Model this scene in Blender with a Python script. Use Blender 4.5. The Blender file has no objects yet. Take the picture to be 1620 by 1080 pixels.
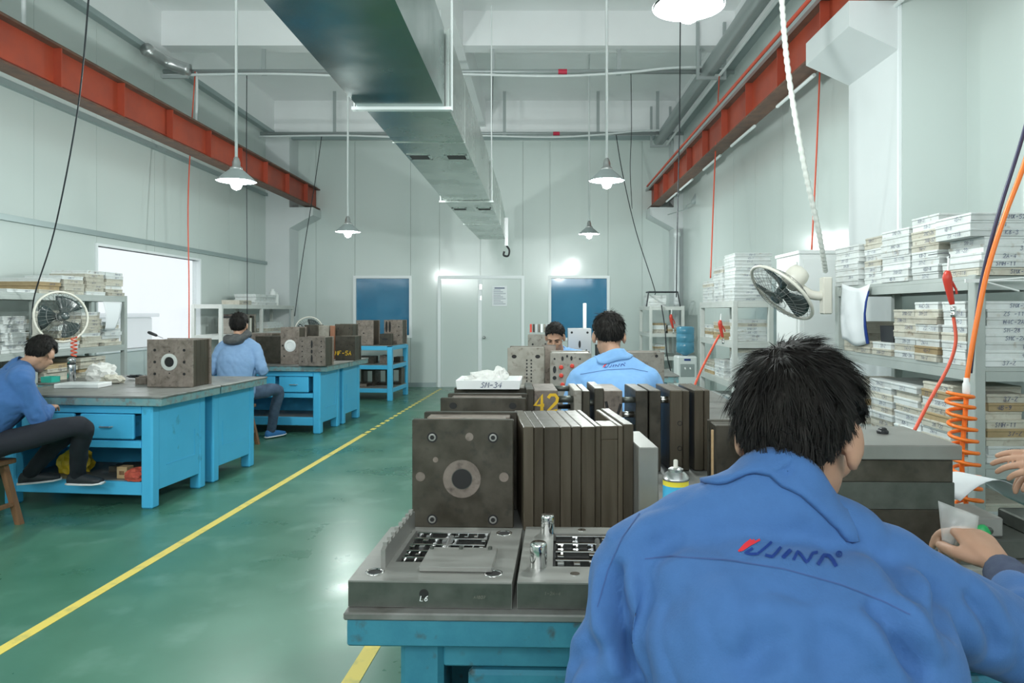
import bpy, bmesh, math, random
from mathutils import Vector, Matrix, noise, Euler
from mathutils.bvhtree import BVHTree
random.seed(7)
sc = bpy.context.scene
COL = sc.collection
PI = math.pi
# ---------------------------------------------------------------- camera, world, light, exposure
F, VX, VY, CH = 1100.0, 852.0, 492.0, 1.5          # focal length (px), axis pixel, camera height
cam_d = bpy.data.cameras.new('camera'); cam = bpy.data.objects.new('camera', cam_d); COL.objects.link(cam)
cam.location = (0, 0, CH); cam.rotation_euler = (PI/2, 0, 0)
cam_d.sensor_width = 36; cam_d.lens = 36*F/1620
cam_d.shift_x = -(VX-810)/1620; cam_d.shift_y = -(540-VY)/1620
cam_d.clip_start = 0.05; cam_d.clip_end = 100
sc.camera = cam
sc.view_settings.view_transform = 'Standard'; sc.view_settings.look = 'None'
sc.view_settings.gamma = 1; sc.view_settings.use_curve_mapping = False
sc.view_settings.exposure = -0.28
try:
    sc.cycles.use_denoising = True
    sc.cycles.denoiser = 'OPENIMAGEDENOISE'
    sc.cycles.max_bounces = 8; sc.cycles.diffuse_bounces = 5; sc.cycles.glossy_bounces = 4
    sc.cycles.transparent_max_bounces = 16
    sc.cycles.sample_clamp_indirect = 6
except Exception: pass
w = bpy.data.worlds.new('overcast_sky'); sc.world = w; w.use_nodes = True
w.node_tree.nodes['Background'].inputs[0].default_value = (0.90, 0.96, 1.0, 1)
w.node_tree.nodes['Background'].inputs[1].default_value = 1.35
LAMP_W = 106.0
def area(name, loc, rot, sx, sy, e, col=(0.95, 0.99, 1.0)):
    l = bpy.data.lights.new(name, 'AREA'); l.shape = 'RECTANGLE'; l.size = sx; l.size_y = sy; l.energy = e; l.color = col
    o = bpy.data.objects.new(name, l); COL.objects.link(o); o.location = loc; o.rotation_euler = rot; return o
# two fill lights in added, unseen rear windows; daylight at the left window
area('fill_rear', (-3.0, -3.92, 3.65), (PI/2, 0, 0), 3.0, 2.0, 170)
area('fill_rear', (0.9, -3.92, 3.65), (PI/2, 0, 0), 3.0, 2.0, 170)
area('daylight_left', (-5.16, 9.41, 1.65), (0, -PI/2, 0), 1.2, 2.4, 12)

# ---------------------------------------------------------------- helpers
def P(x, y, Y):                    # photograph pixel at a chosen distance -> point in the room
    return Vector(((x-VX)*Y/F, Y, CH-(y-VY)*Y/F))
def G(x, y, Z=0.0):                # photograph pixel on the level Z -> point
    Y = F*(CH-Z)/(y-VY); return Vector(((x-VX)*Y/F, Y, Z))
SEEN = {}
def tag(o, label=None, cat=None, group=None, kind=None):
    if label: o['label'] = label; SEEN.setdefault(label, []).append(o.name)
    if cat: o['category'] = cat
    if group: o['group'] = group
    if kind: o['kind'] = kind
    return o
def thing(name, label, cat, loc=(0, 0, 0), rz=0.0, group=None):
    o = bpy.data.objects.new(name, None); COL.objects.link(o); o.empty_display_size = .1
    o.location = loc; o.rotation_euler = (0, 0, rz); tag(o, label, cat, group); return o
class MB:
    def __init__(s): s.v = []; s.f = []; s.m = []; s.mi = 0
    def add(s, vs, fs, M=None):
        b = len(s.v)
        s.v += [tuple(M @ Vector(q)) if M else tuple(q) for q in vs]
        s.f += [tuple(i+b for i in f) for f in fs]; s.m += [s.mi]*len(fs); return s
    def box(s, c, d, rz=0.0, M=None):
        x, y, z = d[0]/2, d[1]/2, d[2]/2
        vs = [(-x,-y,-z),(x,-y,-z),(x,y,-z),(-x,y,-z),(-x,-y,z),(x,-y,z),(x,y,z),(-x,y,z)]
        fs = [(0,3,2,1),(4,5,6,7),(0,1,5,4),(1,2,6,5),(2,3,7,6),(3,0,4,7)]
        T = Matrix.Translation(c) @ Matrix.Rotation(rz, 4, 'Z')
        return s.add(vs, fs, M @ T if M else T)
    def bb(s, lo, hi):
        return s.box([(a+b)/2 for a, b in zip(lo, hi)], [b-a for a, b in zip(lo, hi)])
    def cbox(s, c, d, b=.003, rz=0.0, M=None):       # chamfered box
        x, y, z = d[0]/2, d[1]/2, d[2]/2
        b = min(b, x*.9, y*.9, z*.9)
        vs = []; 
        for sx in (-1, 1):
            for sy in (-1, 1):
                for sz in (-1, 1):
                    vs += [(sx*x, sy*(y-b), sz*(z-b)), (sx*(x-b), sy*y, sz*(z-b)), (sx*(x-b), sy*(y-b), sz*z)]
        def i(sx, sy, sz, k): return ((sx*2+sy)*2+sz)*3+k
        fs = []
        for sx in (0, 1):
            q = [i(sx,0,0,0), i(sx,1,0,0), i(sx,1,1,0), i(sx,0,1,0)]; fs.append(q if sx else q[::-1])
        for sy in (0, 1):
            q = [i(0,sy,0,1), i(1,sy,0,1), i(1,sy,1,1), i(0,sy,1,1)]; fs.append(q[::-1] if sy else q)
        for sz in (0, 1):
            q = [i(0,0,sz,2), i(1,0,sz,2), i(1,1,sz,2), i(0,1,sz,2)]; fs.append(q if sz else q[::-1])
        for a in (0, 1):
            for c2 in (0, 1):
                for k1, k2, ff in ((1, 2, lambda t: (t, a, c2)), (0, 2, lambda t: (a, t, c2)), (0, 1, lambda t: (a, c2, t))):
                    q = [i(*ff(0), k1), i(*ff(1), k1), i(*ff(1), k2), i(*ff(0), k2)]
                    fs.append(q)
        for sx in (0, 1):
            for sy in (0, 1):
                for sz in (0, 1):
                    fs.append([i(sx,sy,sz,0), i(sx,sy,sz,1), i(sx,sy,sz,2)])
        T = Matrix.Translation(c) @ Matrix.Rotation(rz, 4, 'Z')
        return s.add(vs, fs, M @ T if M else T)
    def cyl(s, p0, p1, r0, r1=None, n=12, caps=True):
        r1 = r0 if r1 is None else r1
        p0, p1 = Vector(p0), Vector(p1); d = (p1-p0).normalized()
        u = d.orthogonal().normalized(); w_ = d.cross(u)
        vs = []
        for p, r in ((p0, r0), (p1, r1)):
            for k in range(n):
                a = 2*PI*k/n; vs.append(p+(u*math.cos(a)+w_*math.sin(a))*r)
        fs = [(k, (k+1) % n, n+(k+1) % n, n+k) for k in range(n)]
        if caps: fs += [tuple(range(n))[::-1], tuple(range(n, 2*n))]
        return s.add(vs, fs)
    def tube(s, pts, r, n=8, closed=False, caps=True):
        pts = [Vector(p) for p in pts]; N = len(pts); vs = []; u = None
        rs = r if isinstance(r, (list, tuple)) else [r]*N
        for k, p in enumerate(pts):
            if closed: d = pts[(k+1) % N]-pts[k-1]
            else: d = pts[min(k+1, N-1)]-pts[max(k-1, 0)]
            d.normalize()
            if u is None: u = d.orthogonal().normalized()
            u = (u-d*u.dot(d)); 
            if u.length < 1e-6: u = d.orthogonal()
            u.normalize(); w_ = d.cross(u)
            for j in range(n):
                a = 2*PI*j/n; vs.append(p+(u*math.cos(a)+w_*math.sin(a))*rs[k])
        fs = []
        for k in range(N if closed else N-1):
            a0, b0 = k*n, ((k+1) % N)*n
            fs += [(a0+j, a0+(j+1) % n, b0+(j+1) % n, b0+j) for j in range(n)]
        if caps and not closed: fs += [tuple(range(n))[::-1], tuple(range((N-1)*n, N*n))]
        return s.add(vs, fs)
    def lathe(s, prof, c=(0, 0, 0), n=20, M=None, cap0=True, cap1=True):   # prof: (r, z) upwards
        vs = []; N = len(prof)
        for r, z in prof:
            for k in range(n):
                a = 2*PI*k/n; vs.append((r*math.cos(a), r*math.sin(a), z))
        fs = []
        for i in range(N-1):
            fs += [(i*n+k, i*n+(k+1) % n, (i+1)*n+(k+1) % n, (i+1)*n+k) for k in range(n)]
        if cap0: fs.append(tuple(range(n))[::-1])
        if cap1: fs.append(tuple(range((N-1)*n, N*n)))
        T = Matrix.Translation(c); return s.add(vs, fs, T @ M if M else T)
    def prism(s, poly, z0, z1, M=None):               # poly in xy
        n = len(poly); vs = [(x, y, z0) for x, y in poly]+[(x, y, z1) for x, y in poly]
        fs = [tuple(range(n))[::-1], tuple(range(n, 2*n))]+[(k, (k+1) % n, n+(k+1) % n, n+k) for k in range(n)]
        return s.add(vs, fs, M)
    def mesh(s, name, mats, smooth=False):
        me = bpy.data.meshes.new(name); me.from_pydata(s.v, [], s.f)
        bm = bmesh.new(); bm.from_mesh(me); bmesh.ops.recalc_face_normals(bm, faces=bm.faces); 
        bm.to_mesh(me); bm.free()
        for m in (mats if isinstance(mats, (list, tuple)) else [mats]): me.materials.append(m)
        for p, mi in zip(me.polygons, s.m): p.material_index = mi
        if smooth:
            me.polygons.foreach_set('use_smooth', [True]*len(me.polygons))
            if smooth == 'auto' :
                try: me.set_sharp_from_angle(angle=math.radians(38))
                except Exception: pass
        me.update(); return me
    def obj(s, name, mats, parent=None, smooth=False):
        return link(name, s.mesh(name, mats, smooth), parent)
def link(name, me, parent=None, loc=None, rot=None):
    o = bpy.data.objects.new(name, me); COL.objects.link(o)
    if parent: o.parent = parent
    if loc is not None: o.location = loc
    if rot is not None: o.rotation_euler = rot
    return o
def struct(o): o['kind'] = 'structure'; return o
def smooth_path(pts, k=6):                            # Catmull-Rom through points
    pts = [Vector(p) for p in pts]; out = []
    for i in range(len(pts)-1):
        p0 = pts[max(i-1, 0)]; p1 = pts[i]; p2 = pts[i+1]; p3 = pts[min(i+2, len(pts)-1)]
        for j in range(k):
            t = j/k; out.append(0.5*((2*p1)+(p2-p0)*t+(2*p0-5*p1+4*p2-p3)*t*t+(3*p1-p0-3*p2+p3)*t**3))
    out.append(pts[-1]); return out
ORD = ['lowest', 'second', 'third', 'fourth', 'fifth', 'sixth', 'seventh', 'eighth', 'ninth', 'tenth', 'eleventh', 'twelfth', 'thirteenth', 'fourteenth', 'fifteenth', 'sixteenth', 'seventeenth', 'eighteenth']

# ---------------------------------------------------------------- materials
def mat(name, col, rough=.5, metal=0.0, col2=None, scale=6, detail=5, lo=.35, hi=.65, bump=0.0, bscale=None, coat=0.0,
        spec=.5, rvar=0.0, stretch=None, rand=0.0, emit=0, alpha=1.0, trans=0.0, sheen=0.0, col3=None, scale3=30, lo3=.6, hi3=.7):
    m = bpy.data.materials.new(name); m.use_nodes = True; nt = m.node_tree; b = nt.nodes['Principled BSDF']
    I = b.inputs; I['Base Color'].default_value = (*col, 1); I['Roughness'].default_value = rough; I['Metallic'].default_value = metal
    I['Specular IOR Level'].default_value = spec; I['Coat Weight'].default_value = coat
    if coat: I['Coat Roughness'].default_value = .12
    if sheen: I['Sheen Weight'].default_value = sheen
    if alpha < 1: I['Alpha'].default_value = alpha
    if trans: I['Transmission Weight'].default_value = trans
    if emit: I['Emission Color'].default_value = (*col, 1); I['Emission Strength'].default_value = emit
    L = nt.links.new
    if col2 or bump or rvar or rand:
        tc = nt.nodes.new('ShaderNodeTexCoord'); src = tc.outputs['Object']
        oi = nt.nodes.new('ShaderNodeObjectInfo')
        if stretch or rand:
            mp = nt.nodes.new('ShaderNodeMapping'); L(src, mp.inputs['Vector'])
            if stretch: mp.inputs['Scale'].default_value = stretch
            if rand:
                cx = nt.nodes.new('ShaderNodeCombineXYZ'); mu = nt.nodes.new('ShaderNodeMath'); mu.operation = 'MULTIPLY'; mu.inputs[1].default_value = 37
                L(oi.outputs['Random'], mu.inputs[0]); L(mu.outputs[0], cx.inputs[0]); L(mu.outputs[0], cx.inputs[1]); L(cx.outputs[0], mp.inputs['Location'])
            src = mp.outputs[0]
        nz = nt.nodes.new('ShaderNodeTexNoise'); nz.inputs['Scale'].default_value = scale; nz.inputs['Detail'].default_value = detail
        nz.inputs['Roughness'].default_value = .6; L(src, nz.inputs['Vector'])
        colout = None
        if col2:
            rp = nt.nodes.new('ShaderNodeValToRGB'); e = rp.color_ramp.elements
            e[0].position = lo; e[0].color = (*col, 1); e[1].position = hi; e[1].color = (*col2, 1)
            L(nz.outputs['Fac'], rp.inputs['Fac']); colout = rp.outputs['Color']
        if col3:
            n3 = nt.nodes.new('ShaderNodeTexNoise'); n3.inputs['Scale'].default_value = scale3; n3.inputs['Detail'].default_value = 6; L(src, n3.inputs['Vector'])
            r3 = nt.nodes.new('ShaderNodeMapRange'); r3.inputs[1].default_value = lo3; r3.inputs[2].default_value = hi3; L(n3.outputs['Fac'], r3.inputs[0])
            mx = nt.nodes.new('ShaderNodeMix'); mx.data_type = 'RGBA'; L(r3.outputs[0], mx.inputs[0]); L(colout, mx.inputs[6]); mx.inputs[7].default_value = (*col3, 1)
            colout = mx.outputs[2]
        if rand:
            hs = nt.nodes.new('ShaderNodeHueSaturation'); mr = nt.nodes.new('ShaderNodeMapRange')
            mr.inputs[3].default_value = 1-rand; mr.inputs[4].default_value = 1+rand*.35
            L(oi.outputs['Random'], mr.inputs[0]); L(mr.outputs[0], hs.inputs['Value'])
            if colout: L(colout, hs.inputs['Color'])
            else: hs.inputs['Color'].default_value = (*col, 1)
            colout = hs.outputs['Color']
        if colout: L(colout, I['Base Color'])
        if rvar:
            mr2 = nt.nodes.new('ShaderNodeMapRange'); mr2.inputs[3].default_value = max(.02, rough-rvar); mr2.inputs[4].default_value = rough+rvar
            mr2.inputs[1].default_value = .3; mr2.inputs[2].default_value = .7
            L(nz.outputs['Fac'], mr2.inputs[0]); L(mr2.outputs[0], I['Roughness'])
        if bump:
            n2 = nz
            if bscale:
                n2 = nt.nodes.new('ShaderNodeTexNoise'); n2.inputs['Scale'].default_value = bscale; n2.inputs['Detail'].default_value = 4; L(src, n2.inputs['Vector'])
            bp = nt.nodes.new('ShaderNodeBump'); bp.inputs['Strength'].default_value = bump; bp.inputs['Distance'].default_value = .01
            L(n2.outputs['Fac'], bp.inputs['Height']); L(bp.outputs[0], I['Normal'])
    return m
X = {}
X['panel'] = mat('painted_panel', (.60,.665,.64), .15, spec=.38, col2=(.575,.64,.62), scale=.4, detail=2, bump=.012, bscale=.9)
X['trim'] = mat('grey_trim', (.33,.40,.40), .4, metal=.3)
X['white_trim'] = mat('white_trim', (.80,.84,.85), .4)
X['conc'] = mat('white_painted_concrete', (.88,.895,.90), .75, col2=(.85,.865,.87), scale=1.2)
X['column'] = mat('white_column_paint', (.66,.695,.70), .7, col2=(.63,.665,.67), scale=1.2)
X['floor'] = mat('green_epoxy_floor', (.052,.166,.110), .33, spec=.5, col2=(.085,.225,.158), scale=1.1, detail=8, lo=.35, hi=.68, rvar=.11, bump=.06, bscale=5, col3=(.13,.27,.21), scale3=3.2, lo3=.56, hi3=.78)
X['yellow'] = mat('yellow_floor_paint', (.78,.62,.13), .5, col2=(.50,.46,.14), scale=9, lo=.52, hi=.72)
X['red'] = mat('red_oxide_paint', (.42,.065,.028), .5, col2=(.32,.055,.03), scale=2.5, bump=.1)
X['darkrust'] = mat('dark_rusty_steel', (.10,.055,.04), .6, col2=(.16,.08,.05), scale=9)
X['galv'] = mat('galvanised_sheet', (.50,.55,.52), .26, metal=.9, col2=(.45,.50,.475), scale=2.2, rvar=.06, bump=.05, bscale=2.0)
X['galv_reflection'] = mat('galvanised_sheet_dark_reflection', (.26,.33,.31), .22, metal=.95, col2=(.22,.29,.275), scale=1.5, rvar=.08, bump=.12, bscale=2.0)  # near duct: reflection of the dark floor painted into the sheet colour
X['pipe'] = mat('grey_pipe', (.42,.46,.46), .4, metal=.4)
X['blue'] = mat('blue_bench_paint', (.068,.46,.76), .42, col2=(.08,.49,.80), scale=3, col3=(.04,.22,.34), scale3=9, lo3=.66, hi3=.85, bump=.05, rvar=.05)
X['blue_worn'] = mat('chipped_blue_paint', (.026,.17,.25), .5, col2=(.042,.23,.31), scale=9, col3=(.05,.09,.10), scale3=22, lo3=.60, hi3=.72, bump=.25)
X['blue_edge'] = mat('scuffed_edge_paint', (.14,.33,.37), .5, col2=(.24,.36,.36), scale=10, col3=(.20,.23,.22), scale3=24, lo3=.5, hi3=.64, bump=.2)
X['top'] = mat('worn_steel_top', (.20,.205,.195), .42, metal=.35, col2=(.29,.29,.275), scale=5, rvar=.12, col3=(.12,.115,.10), scale3=9, lo3=.55, hi3=.75)
X['mold'] = mat('dark_mould_steel', (.050,.044,.032), .42, metal=.3, col2=(.082,.073,.056), scale=14, detail=9, rvar=.10, bump=.04, rand=.22, col3=(.032,.032,.027), scale3=30, lo3=.55, hi3=.78)
X['mold_side'] = mat('ground_mould_steel', (.075,.060,.040), .42, metal=.3, col2=(.105,.087,.062), scale=3, stretch=(14, 14, .9), rand=.35, rvar=.08)
X['mold_rust'] = mat('rusty_mould_steel', (.175,.143,.118), .55, metal=.2, col2=(.28,.235,.20), scale=16, detail=9, rand=.25, col3=(.065,.05,.04), scale3=34, lo3=.55, hi3=.78, bump=.08)
X['mold_light'] = mat('pale_mould_steel', (.24,.225,.19), .5, metal=.25, col2=(.32,.30,.26), scale=14, rand=.2, col3=(.14,.115,.09), scale3=30, lo3=.58, hi3=.76)
X['plate'] = mat('milled_steel', (.27,.27,.25), .42, metal=.5, col2=(.33,.33,.31), scale=5, rvar=.08, stretch=(1, 6, 1))
X['plate_side'] = mat('oiled_steel_edge', (.085,.095,.082), .38, metal=.5, col2=(.12,.13,.115), scale=16, rvar=.1)
X['chrome'] = mat('polished_steel', (.72,.72,.71), .12, metal=1.0)
X['satin'] = mat('satin_steel', (.55,.56,.56), .3, metal=.9)
X['hole'] = mat('black_hole', (.012,.012,.012), .7)
X['black'] = mat('black_plastic', (.018,.02,.022), .45)
X['rack'] = mat('grey_rack_paint', (.42,.46,.44), .45, col2=(.38,.42,.40), scale=6)
X['rack_light'] = mat('pale_rack_paint', (.60,.62,.59), .45, col2=(.55,.57,.54), scale=6)
X['foam'] = mat('white_foam_tray', (.70,.735,.73), .7, col2=(.60,.62,.60), scale=13, lo=.42, hi=.75, rand=.16, col3=(.42,.37,.30), scale3=20, lo3=.62, hi3=.78)
X['foam_old'] = mat('yellowed_foam_tray', (.58,.56,.48), .75, col2=(.46,.42,.34), scale=13, lo=.42, hi=.75, rand=.2, col3=(.28,.22,.16), scale3=24, lo3=.60, hi3=.75)
X['foam_tan'] = mat('tan_carton', (.48,.36,.20), .75, col2=(.38,.28,.15), scale=9, rand=.2)
X['foam_clean'] = mat('clean_white_foam', (.86,.88,.88), .6)
X['ink'] = mat('blue_black_ink', (.05,.07,.16), .7)
X['yellowpaint'] = mat('yellow_marker_paint', (.75,.47,.02), .55)
X['paper'] = mat('white_paper', (.80,.83,.85), .8)
X['white'] = mat('white_enamel', (.82,.84,.83), .35)
X['cream'] = mat('cream_plastic', (.70,.68,.60), .4)
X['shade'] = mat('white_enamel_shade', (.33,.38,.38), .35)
X['uniform'] = mat('blue_work_cloth', (.048,.142,.360), .85, sheen=.06, col2=(.044,.132,.335), scale=40, bump=.12, bscale=350)
X['uniform_far'] = mat('pale_blue_work_cloth', (.20,.40,.70), .85, sheen=.1, col2=(.185,.375,.66), scale=30)
X['puffer'] = mat('padded_light_blue_cloth', (.22,.355,.565), .8, col2=(.195,.325,.53), scale=20)
X['navy'] = mat('navy_knit_cuff', (.045,.06,.115), .9, col2=(.06,.08,.14), scale=60)
X['seam'] = mat('blue_seam_stitching', (.05,.10,.27), .9)
X['jeans'] = mat('blue_denim', (.055,.085,.14), .9, col2=(.08,.12,.19), scale=20)
X['trousers'] = mat('black_trousers', (.012,.014,.022), .85)
X['grey_cloth'] = mat('dark_grey_cloth', (.06,.062,.065), .9, col2=(.11,.115,.115), scale=18)
X['skin'] = mat('skin', (.50,.29,.195), .55, col2=(.44,.245,.16), scale=12)
X['lip'] = mat('lips', (.36,.15,.12), .5)
X['hair'] = mat('black_hair', (.008,.0072,.007), .65, spec=.18, col2=(.02,.018,.016), scale=40, stretch=(1, 1, .15))
X['eye'] = mat('dark_eye', (.02,.015,.012), .2)
X['shoe'] = mat('dark_shoe', (.02,.025,.03), .6)
X['shoe_blue'] = mat('blue_shoe', (.03,.16,.40), .6)
X['sole'] = mat('white_sole', (.75,.77,.78), .6)
X['wood'] = mat('brown_wood', (.17,.085,.04), .55, col2=(.25,.13,.065), scale=4, stretch=(6, 6, .6))
X['wood_pale'] = mat('pale_wood', (.45,.30,.15), .6, col2=(.52,.36,.2), scale=4, stretch=(1, 8, 8))
X['orange'] = mat('orange_hose', (.92,.20,.02), .35)
X['redhose'] = mat('red_hose', (.70,.10,.05), .45)
X['redpl'] = mat('red_plastic', (.60,.05,.03), .4)
X['wire'] = mat('black_cable', (.02,.025,.03), .5)
X['white_cable'] = mat('white_cable', (.72,.76,.76), .5)
X['navyhose'] = mat('navy_hose', (.02,.02,.07), .4)
X['bag'] = mat('clear_polythene', (.75,.76,.74), .3, alpha=.32, spec=.6)
X['film'] = mat('crumpled_polythene', (.78,.78,.75), .4, alpha=.85, bump=.6, bscale=30)
X['ragred'] = mat('red_rag', (.55,.10,.06), .9, col2=(.42,.07,.05), scale=12)
X['green'] = mat('green_plastic', (.02,.33,.10), .4)
X['teal'] = mat('teal_plastic', (.03,.42,.34), .4)
X['yellowpl'] = mat('yellow_plastic', (.72,.48,.02), .4)
X['blueglass'] = mat('blue_tinted_glass', (.04,.185,.33), .06, spec=.6, col2=(.055,.23,.39), scale=.9)
X['glass'] = mat('window_glass', (.9,.95,.97), .03, alpha=.10, spec=.5)
X['waterbottle'] = mat('blue_water_bottle', (.10,.34,.50), .12, alpha=.82, spec=.6)
X['cage'] = mat('fan_wire', (.20,.21,.20), .35, metal=.5)
X['blade'] = mat('smoky_fan_blade', (.045,.062,.062), .2, spec=.6)
X['bulb'] = mat('lit_bulb', (.93,.98,1.0), .4, emit=16)
X['redtape'] = mat('red_tape', (.55,.02,.06), .5)
X['copper'] = mat('rust_brown_strip', (.32,.15,.09), .5, metal=.4)
X['blueink'] = mat('blue_print', (.008,.040,.23), .6)
X['redprint'] = mat('red_print', (.72,.03,.04), .6)
X['foil'] = mat('chrome_flask', (.6,.61,.63), .12, metal=1)
X['can_label'] = mat('yellow_can_label', (.78,.66,.05), .4)
X['corr'] = mat('ribbed_white_hose', (.66,.68,.64), .5)
# ---------------------------------------------------------------- the room
XL, XR, YB, YR, ZS = -5.2, 2.75, 13.75, -4.0, 5.56
fl = MB(); fl.bb((XL-.1, YR-.1, -.1), (XR+.1, YB+.1, 0)); struct(fl.obj('floor', X['floor']))
def floor_line(name, a, b, wd, label):
    a, b = Vector(a), Vector(b); d = (b-a).normalized(); n = Vector((d.y, -d.x, 0))*wd/2; m = MB()
    m.add([a-n, a+n, b+n, b-n]+[q+Vector((0, 0, .0015)) for q in (a-n, a+n, b+n, b-n)], [(0,1,2,3),(4,5,6,7),(0,1,5,4),(1,2,6,5),(2,3,7,6),(3,0,4,7)])
    o = m.obj(name, X['yellow']); struct(o); return o
o = floor_line('trim_1', (-2.42, 2.2, .0005), (-2.42+.54*6.3/11.4, 8.5, .0005), .062, '')
for k in range(22):
    y_ = 8.56+k*.225; q_ = lambda y: (-2.42+.54*(y-2.2)/11.4, y, .0005); d_ = floor_line('dash', q_(y_), q_(y_+.13), .055, ''); d_.parent = o; del d_['kind']; o['label'] = 'yellow line painted along the aisle floor'
o = floor_line('trim_2', (-.85, 1.2, .0005), (-.62, 5.3, .0005), .072, ''); o['label'] = 'yellow line on the floor beside the near bench'
# ceiling slab and white concrete beams
cl = MB(); cl.bb((XL-.1, YR-.1, ZS), (XR+.1, YB+.1, ZS+.15)); ceil = struct(cl.obj('ceiling', X['conc']))
for (y0, y1, zb) in ((9.40, 9.66, 5.09), (13.42, YB, 4.86), (5.1, 5.4, 5.09), (.8, 1.1, 5.09), (-3.5, -3.2, 5.09)):
    m = MB(); m.bb((XL, y0, zb), (XR, y1, ZS)); m.obj('ceiling_beam', X['conc'], ceil)
m = MB(); m.bb((-1.30, YR, 5.05), (-1.02, YB, ZS)); m.obj('ceiling_beam', X['conc'], ceil)
m = MB(); m.bb((XL, YR, 4.94), (XL+.1, YB, ZS)); m.obj('ceiling_beam', X['conc'], ceil)
m = MB(); m.bb((XR-.1, YR, 4.94), (XR, YB, ZS)); m.obj('ceiling_beam', X['conc'], ceil)
def wall(name, side, fixed, cuts, z1, holes, outer=.10):
    base = MB()
    def bb(m, a, b, z0, z1_, t0, t1):
        if side == 'x-': m.bb((fixed-t1, a, z0), (fixed-t0, b, z1_))
        elif side == 'x+': m.bb((fixed+t0, a, z0), (fixed+t1, b, z1_))
        elif side == 'y+': m.bb((a, fixed+t0, z0), (b, fixed+t1, z1_))
        else: m.bb((a, fixed-t1, z0), (b, fixed-t0, z1_))
    w_ = None; pans = []
    for a, b in zip(cuts[:-1], cuts[1:]):
        hs = sorted([(h[2], h[3]) for h in holes if h[0] <= a+1e-4 and h[1] >= b-1e-4])
        z = 0.0; segs = []
        for h0, h1 in hs:
            if h0 > z: segs.append((z, h0))
            z = h1
        segs.append((z, z1))
        for s0, s1 in segs: pans.append((a, b, s0, s1)); bb(base, a, b, s0, s1, .035, outer)
    w_ = struct(base.obj(name, X['panel']))
    for a, b, s0, s1 in pans:
        m = MB(); bb(m, a+.0025, b-.0025, s0, s1, 0, .034); m.obj('panel', X['panel'], w_)
    return w_
def fr(a, b, n): return [a+(b-a)*k/n for k in range(n)]
wl = wall('wall_left', 'x-', XL, fr(YR, 8.18, 12)+fr(8.18, 10.65, 2)+fr(10.65, YB, 3)+[YB], ZS, [(8.18, 10.65, 1.02, 2.27)])
wr = wall('wall_right', 'x+', XR, fr(YR, YB, 18)+[YB], ZS, [])
WB1, WB2, DB = (-3.63, -2.53, 1.0, 2.17), (.225, 1.375, .95, 2.17), (-1.96, -.31, 0.0, 2.17)
wb = wall('wall_back', 'y+', YB, [XL, -4.4, -3.63, -2.53, -1.96, -1.15, -.31, .225, 1.375, 2.05, XR], 4.9, [WB1, WB2, DB])
wrear = wall('wall_rear', 'y-', YR, [XL, -4.6, -3.0, -1.4, -.7, .9, 2.5, XR], ZS, [(-4.6, -1.4, 2.6, 4.7), (-.7, 2.5, 2.6, 4.7)])
# trims on the walls
def trim(n, lo, hi, mt='trim'):
    m = MB(); m.bb(lo, hi); return struct(m.obj('trim_%d' % n, X[mt]))
trim(3, (XL, YR, 2.38), (XL+.05, 13.2, 2.44)); trim(4, (XL, YR, 3.68), (XL+.06, 13.2, 3.74))
trim(5, (XL, YR, 4.90), (XL+.11, YB, 4.97)); trim(6, (XL, 13.36, 4.80), (XR, 13.44, 4.87))
trim(7, (XR-.11, YR, 4.90), (XR, YB, 4.97))
m = MB(); m.bb((XL+.4, YB-.02, 0), (DB[0]-.06, YB, .09)); struct(m.obj('baseboard_back', X['trim']))
m = MB(); m.bb((DB[1]+.06, YB-.02, 0), (XR-.3, YB, .09)); struct(m.obj('baseboard_back', X['trim']))
m = MB(); m.bb((XL, YR, 0), (XL+.02, YB, .09)); struct(m.obj('baseboard_left', X['trim']))
m = MB(); m.bb((XR-.02, YR, 0), (XR, YB, .09)); struct(m.obj('baseboard_right', X['trim']))
# windows and doors of the back wall
def framebox(m, a, b, z0, z1, y0, y1, t, bottom=True):
    m.bb((a, y0, z0), (a+t, y1, z1)); m.bb((b-t, y0, z0), (b, y1, z1)); m.bb((a+t, y0, z1-t), (b-t, y1, z1))
    if bottom: m.bb((a+t, y0, z0), (b-t, y1, z0+t))
for n, (a, b, z0, z1) in ((1, WB1), (2, WB2)):
    m = MB(); framebox(m, a-.03, b+.03, z0-.03, z1+.03, YB-.03, YB+.10, .055); f_ = struct(m.obj('window_%d' % n, X['white_trim']))
    f_['label'] = ('left' if n == 1 else 'right')+' blue tinted window in the far wall'
    m = MB(); m.bb((a, YB+.03, z0), (b, YB+.045, z1)); m.obj('pane', X['blueglass'], f_)
m = MB(); framebox(m, DB[0]-.03, DB[1]+.03, 0, DB[3]+.03, YB-.03, YB+.10, .06, False); d1 = struct(m.obj('door_1', X['white_trim'])); d1['label'] = 'grey double door in the far wall'
xm = -1.15
for a, b in ((DB[0]+.03, xm-.004), (xm+.004, DB[1]-.03)):
    m = MB(); m.bb((a, YB+.005, .01), (b, YB+.045, DB[3]-.03)); m.obj('door_leaf', X['panel'], d1)
m = MB(); m.bb((xm-.045, YB-.012, .01), (xm+.03, YB+.004, DB[3]-.03)); m.obj('cover_strip', X['white_trim'], d1)
m = MB(); m.lathe([(.028, 0), (.028, .01), (.012, .014), (.012, .05), (.026, .06), (.03, .075), (.018, .09)], (xm+.075, YB+.004, .98), 14, Matrix.Rotation(PI/2, 4, 'X')); m.obj('door_knob', X['satin'], d1, True)
m = MB(); m.bb((xm-.02, YB-.03, 1.93), (xm+.035, YB-.012, 2.03)); m.bb((xm-.005, YB-.02, 1.72), (xm+.03, YB-.012, 1.80)); m.obj('latch', X['satin'], d1)
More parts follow.
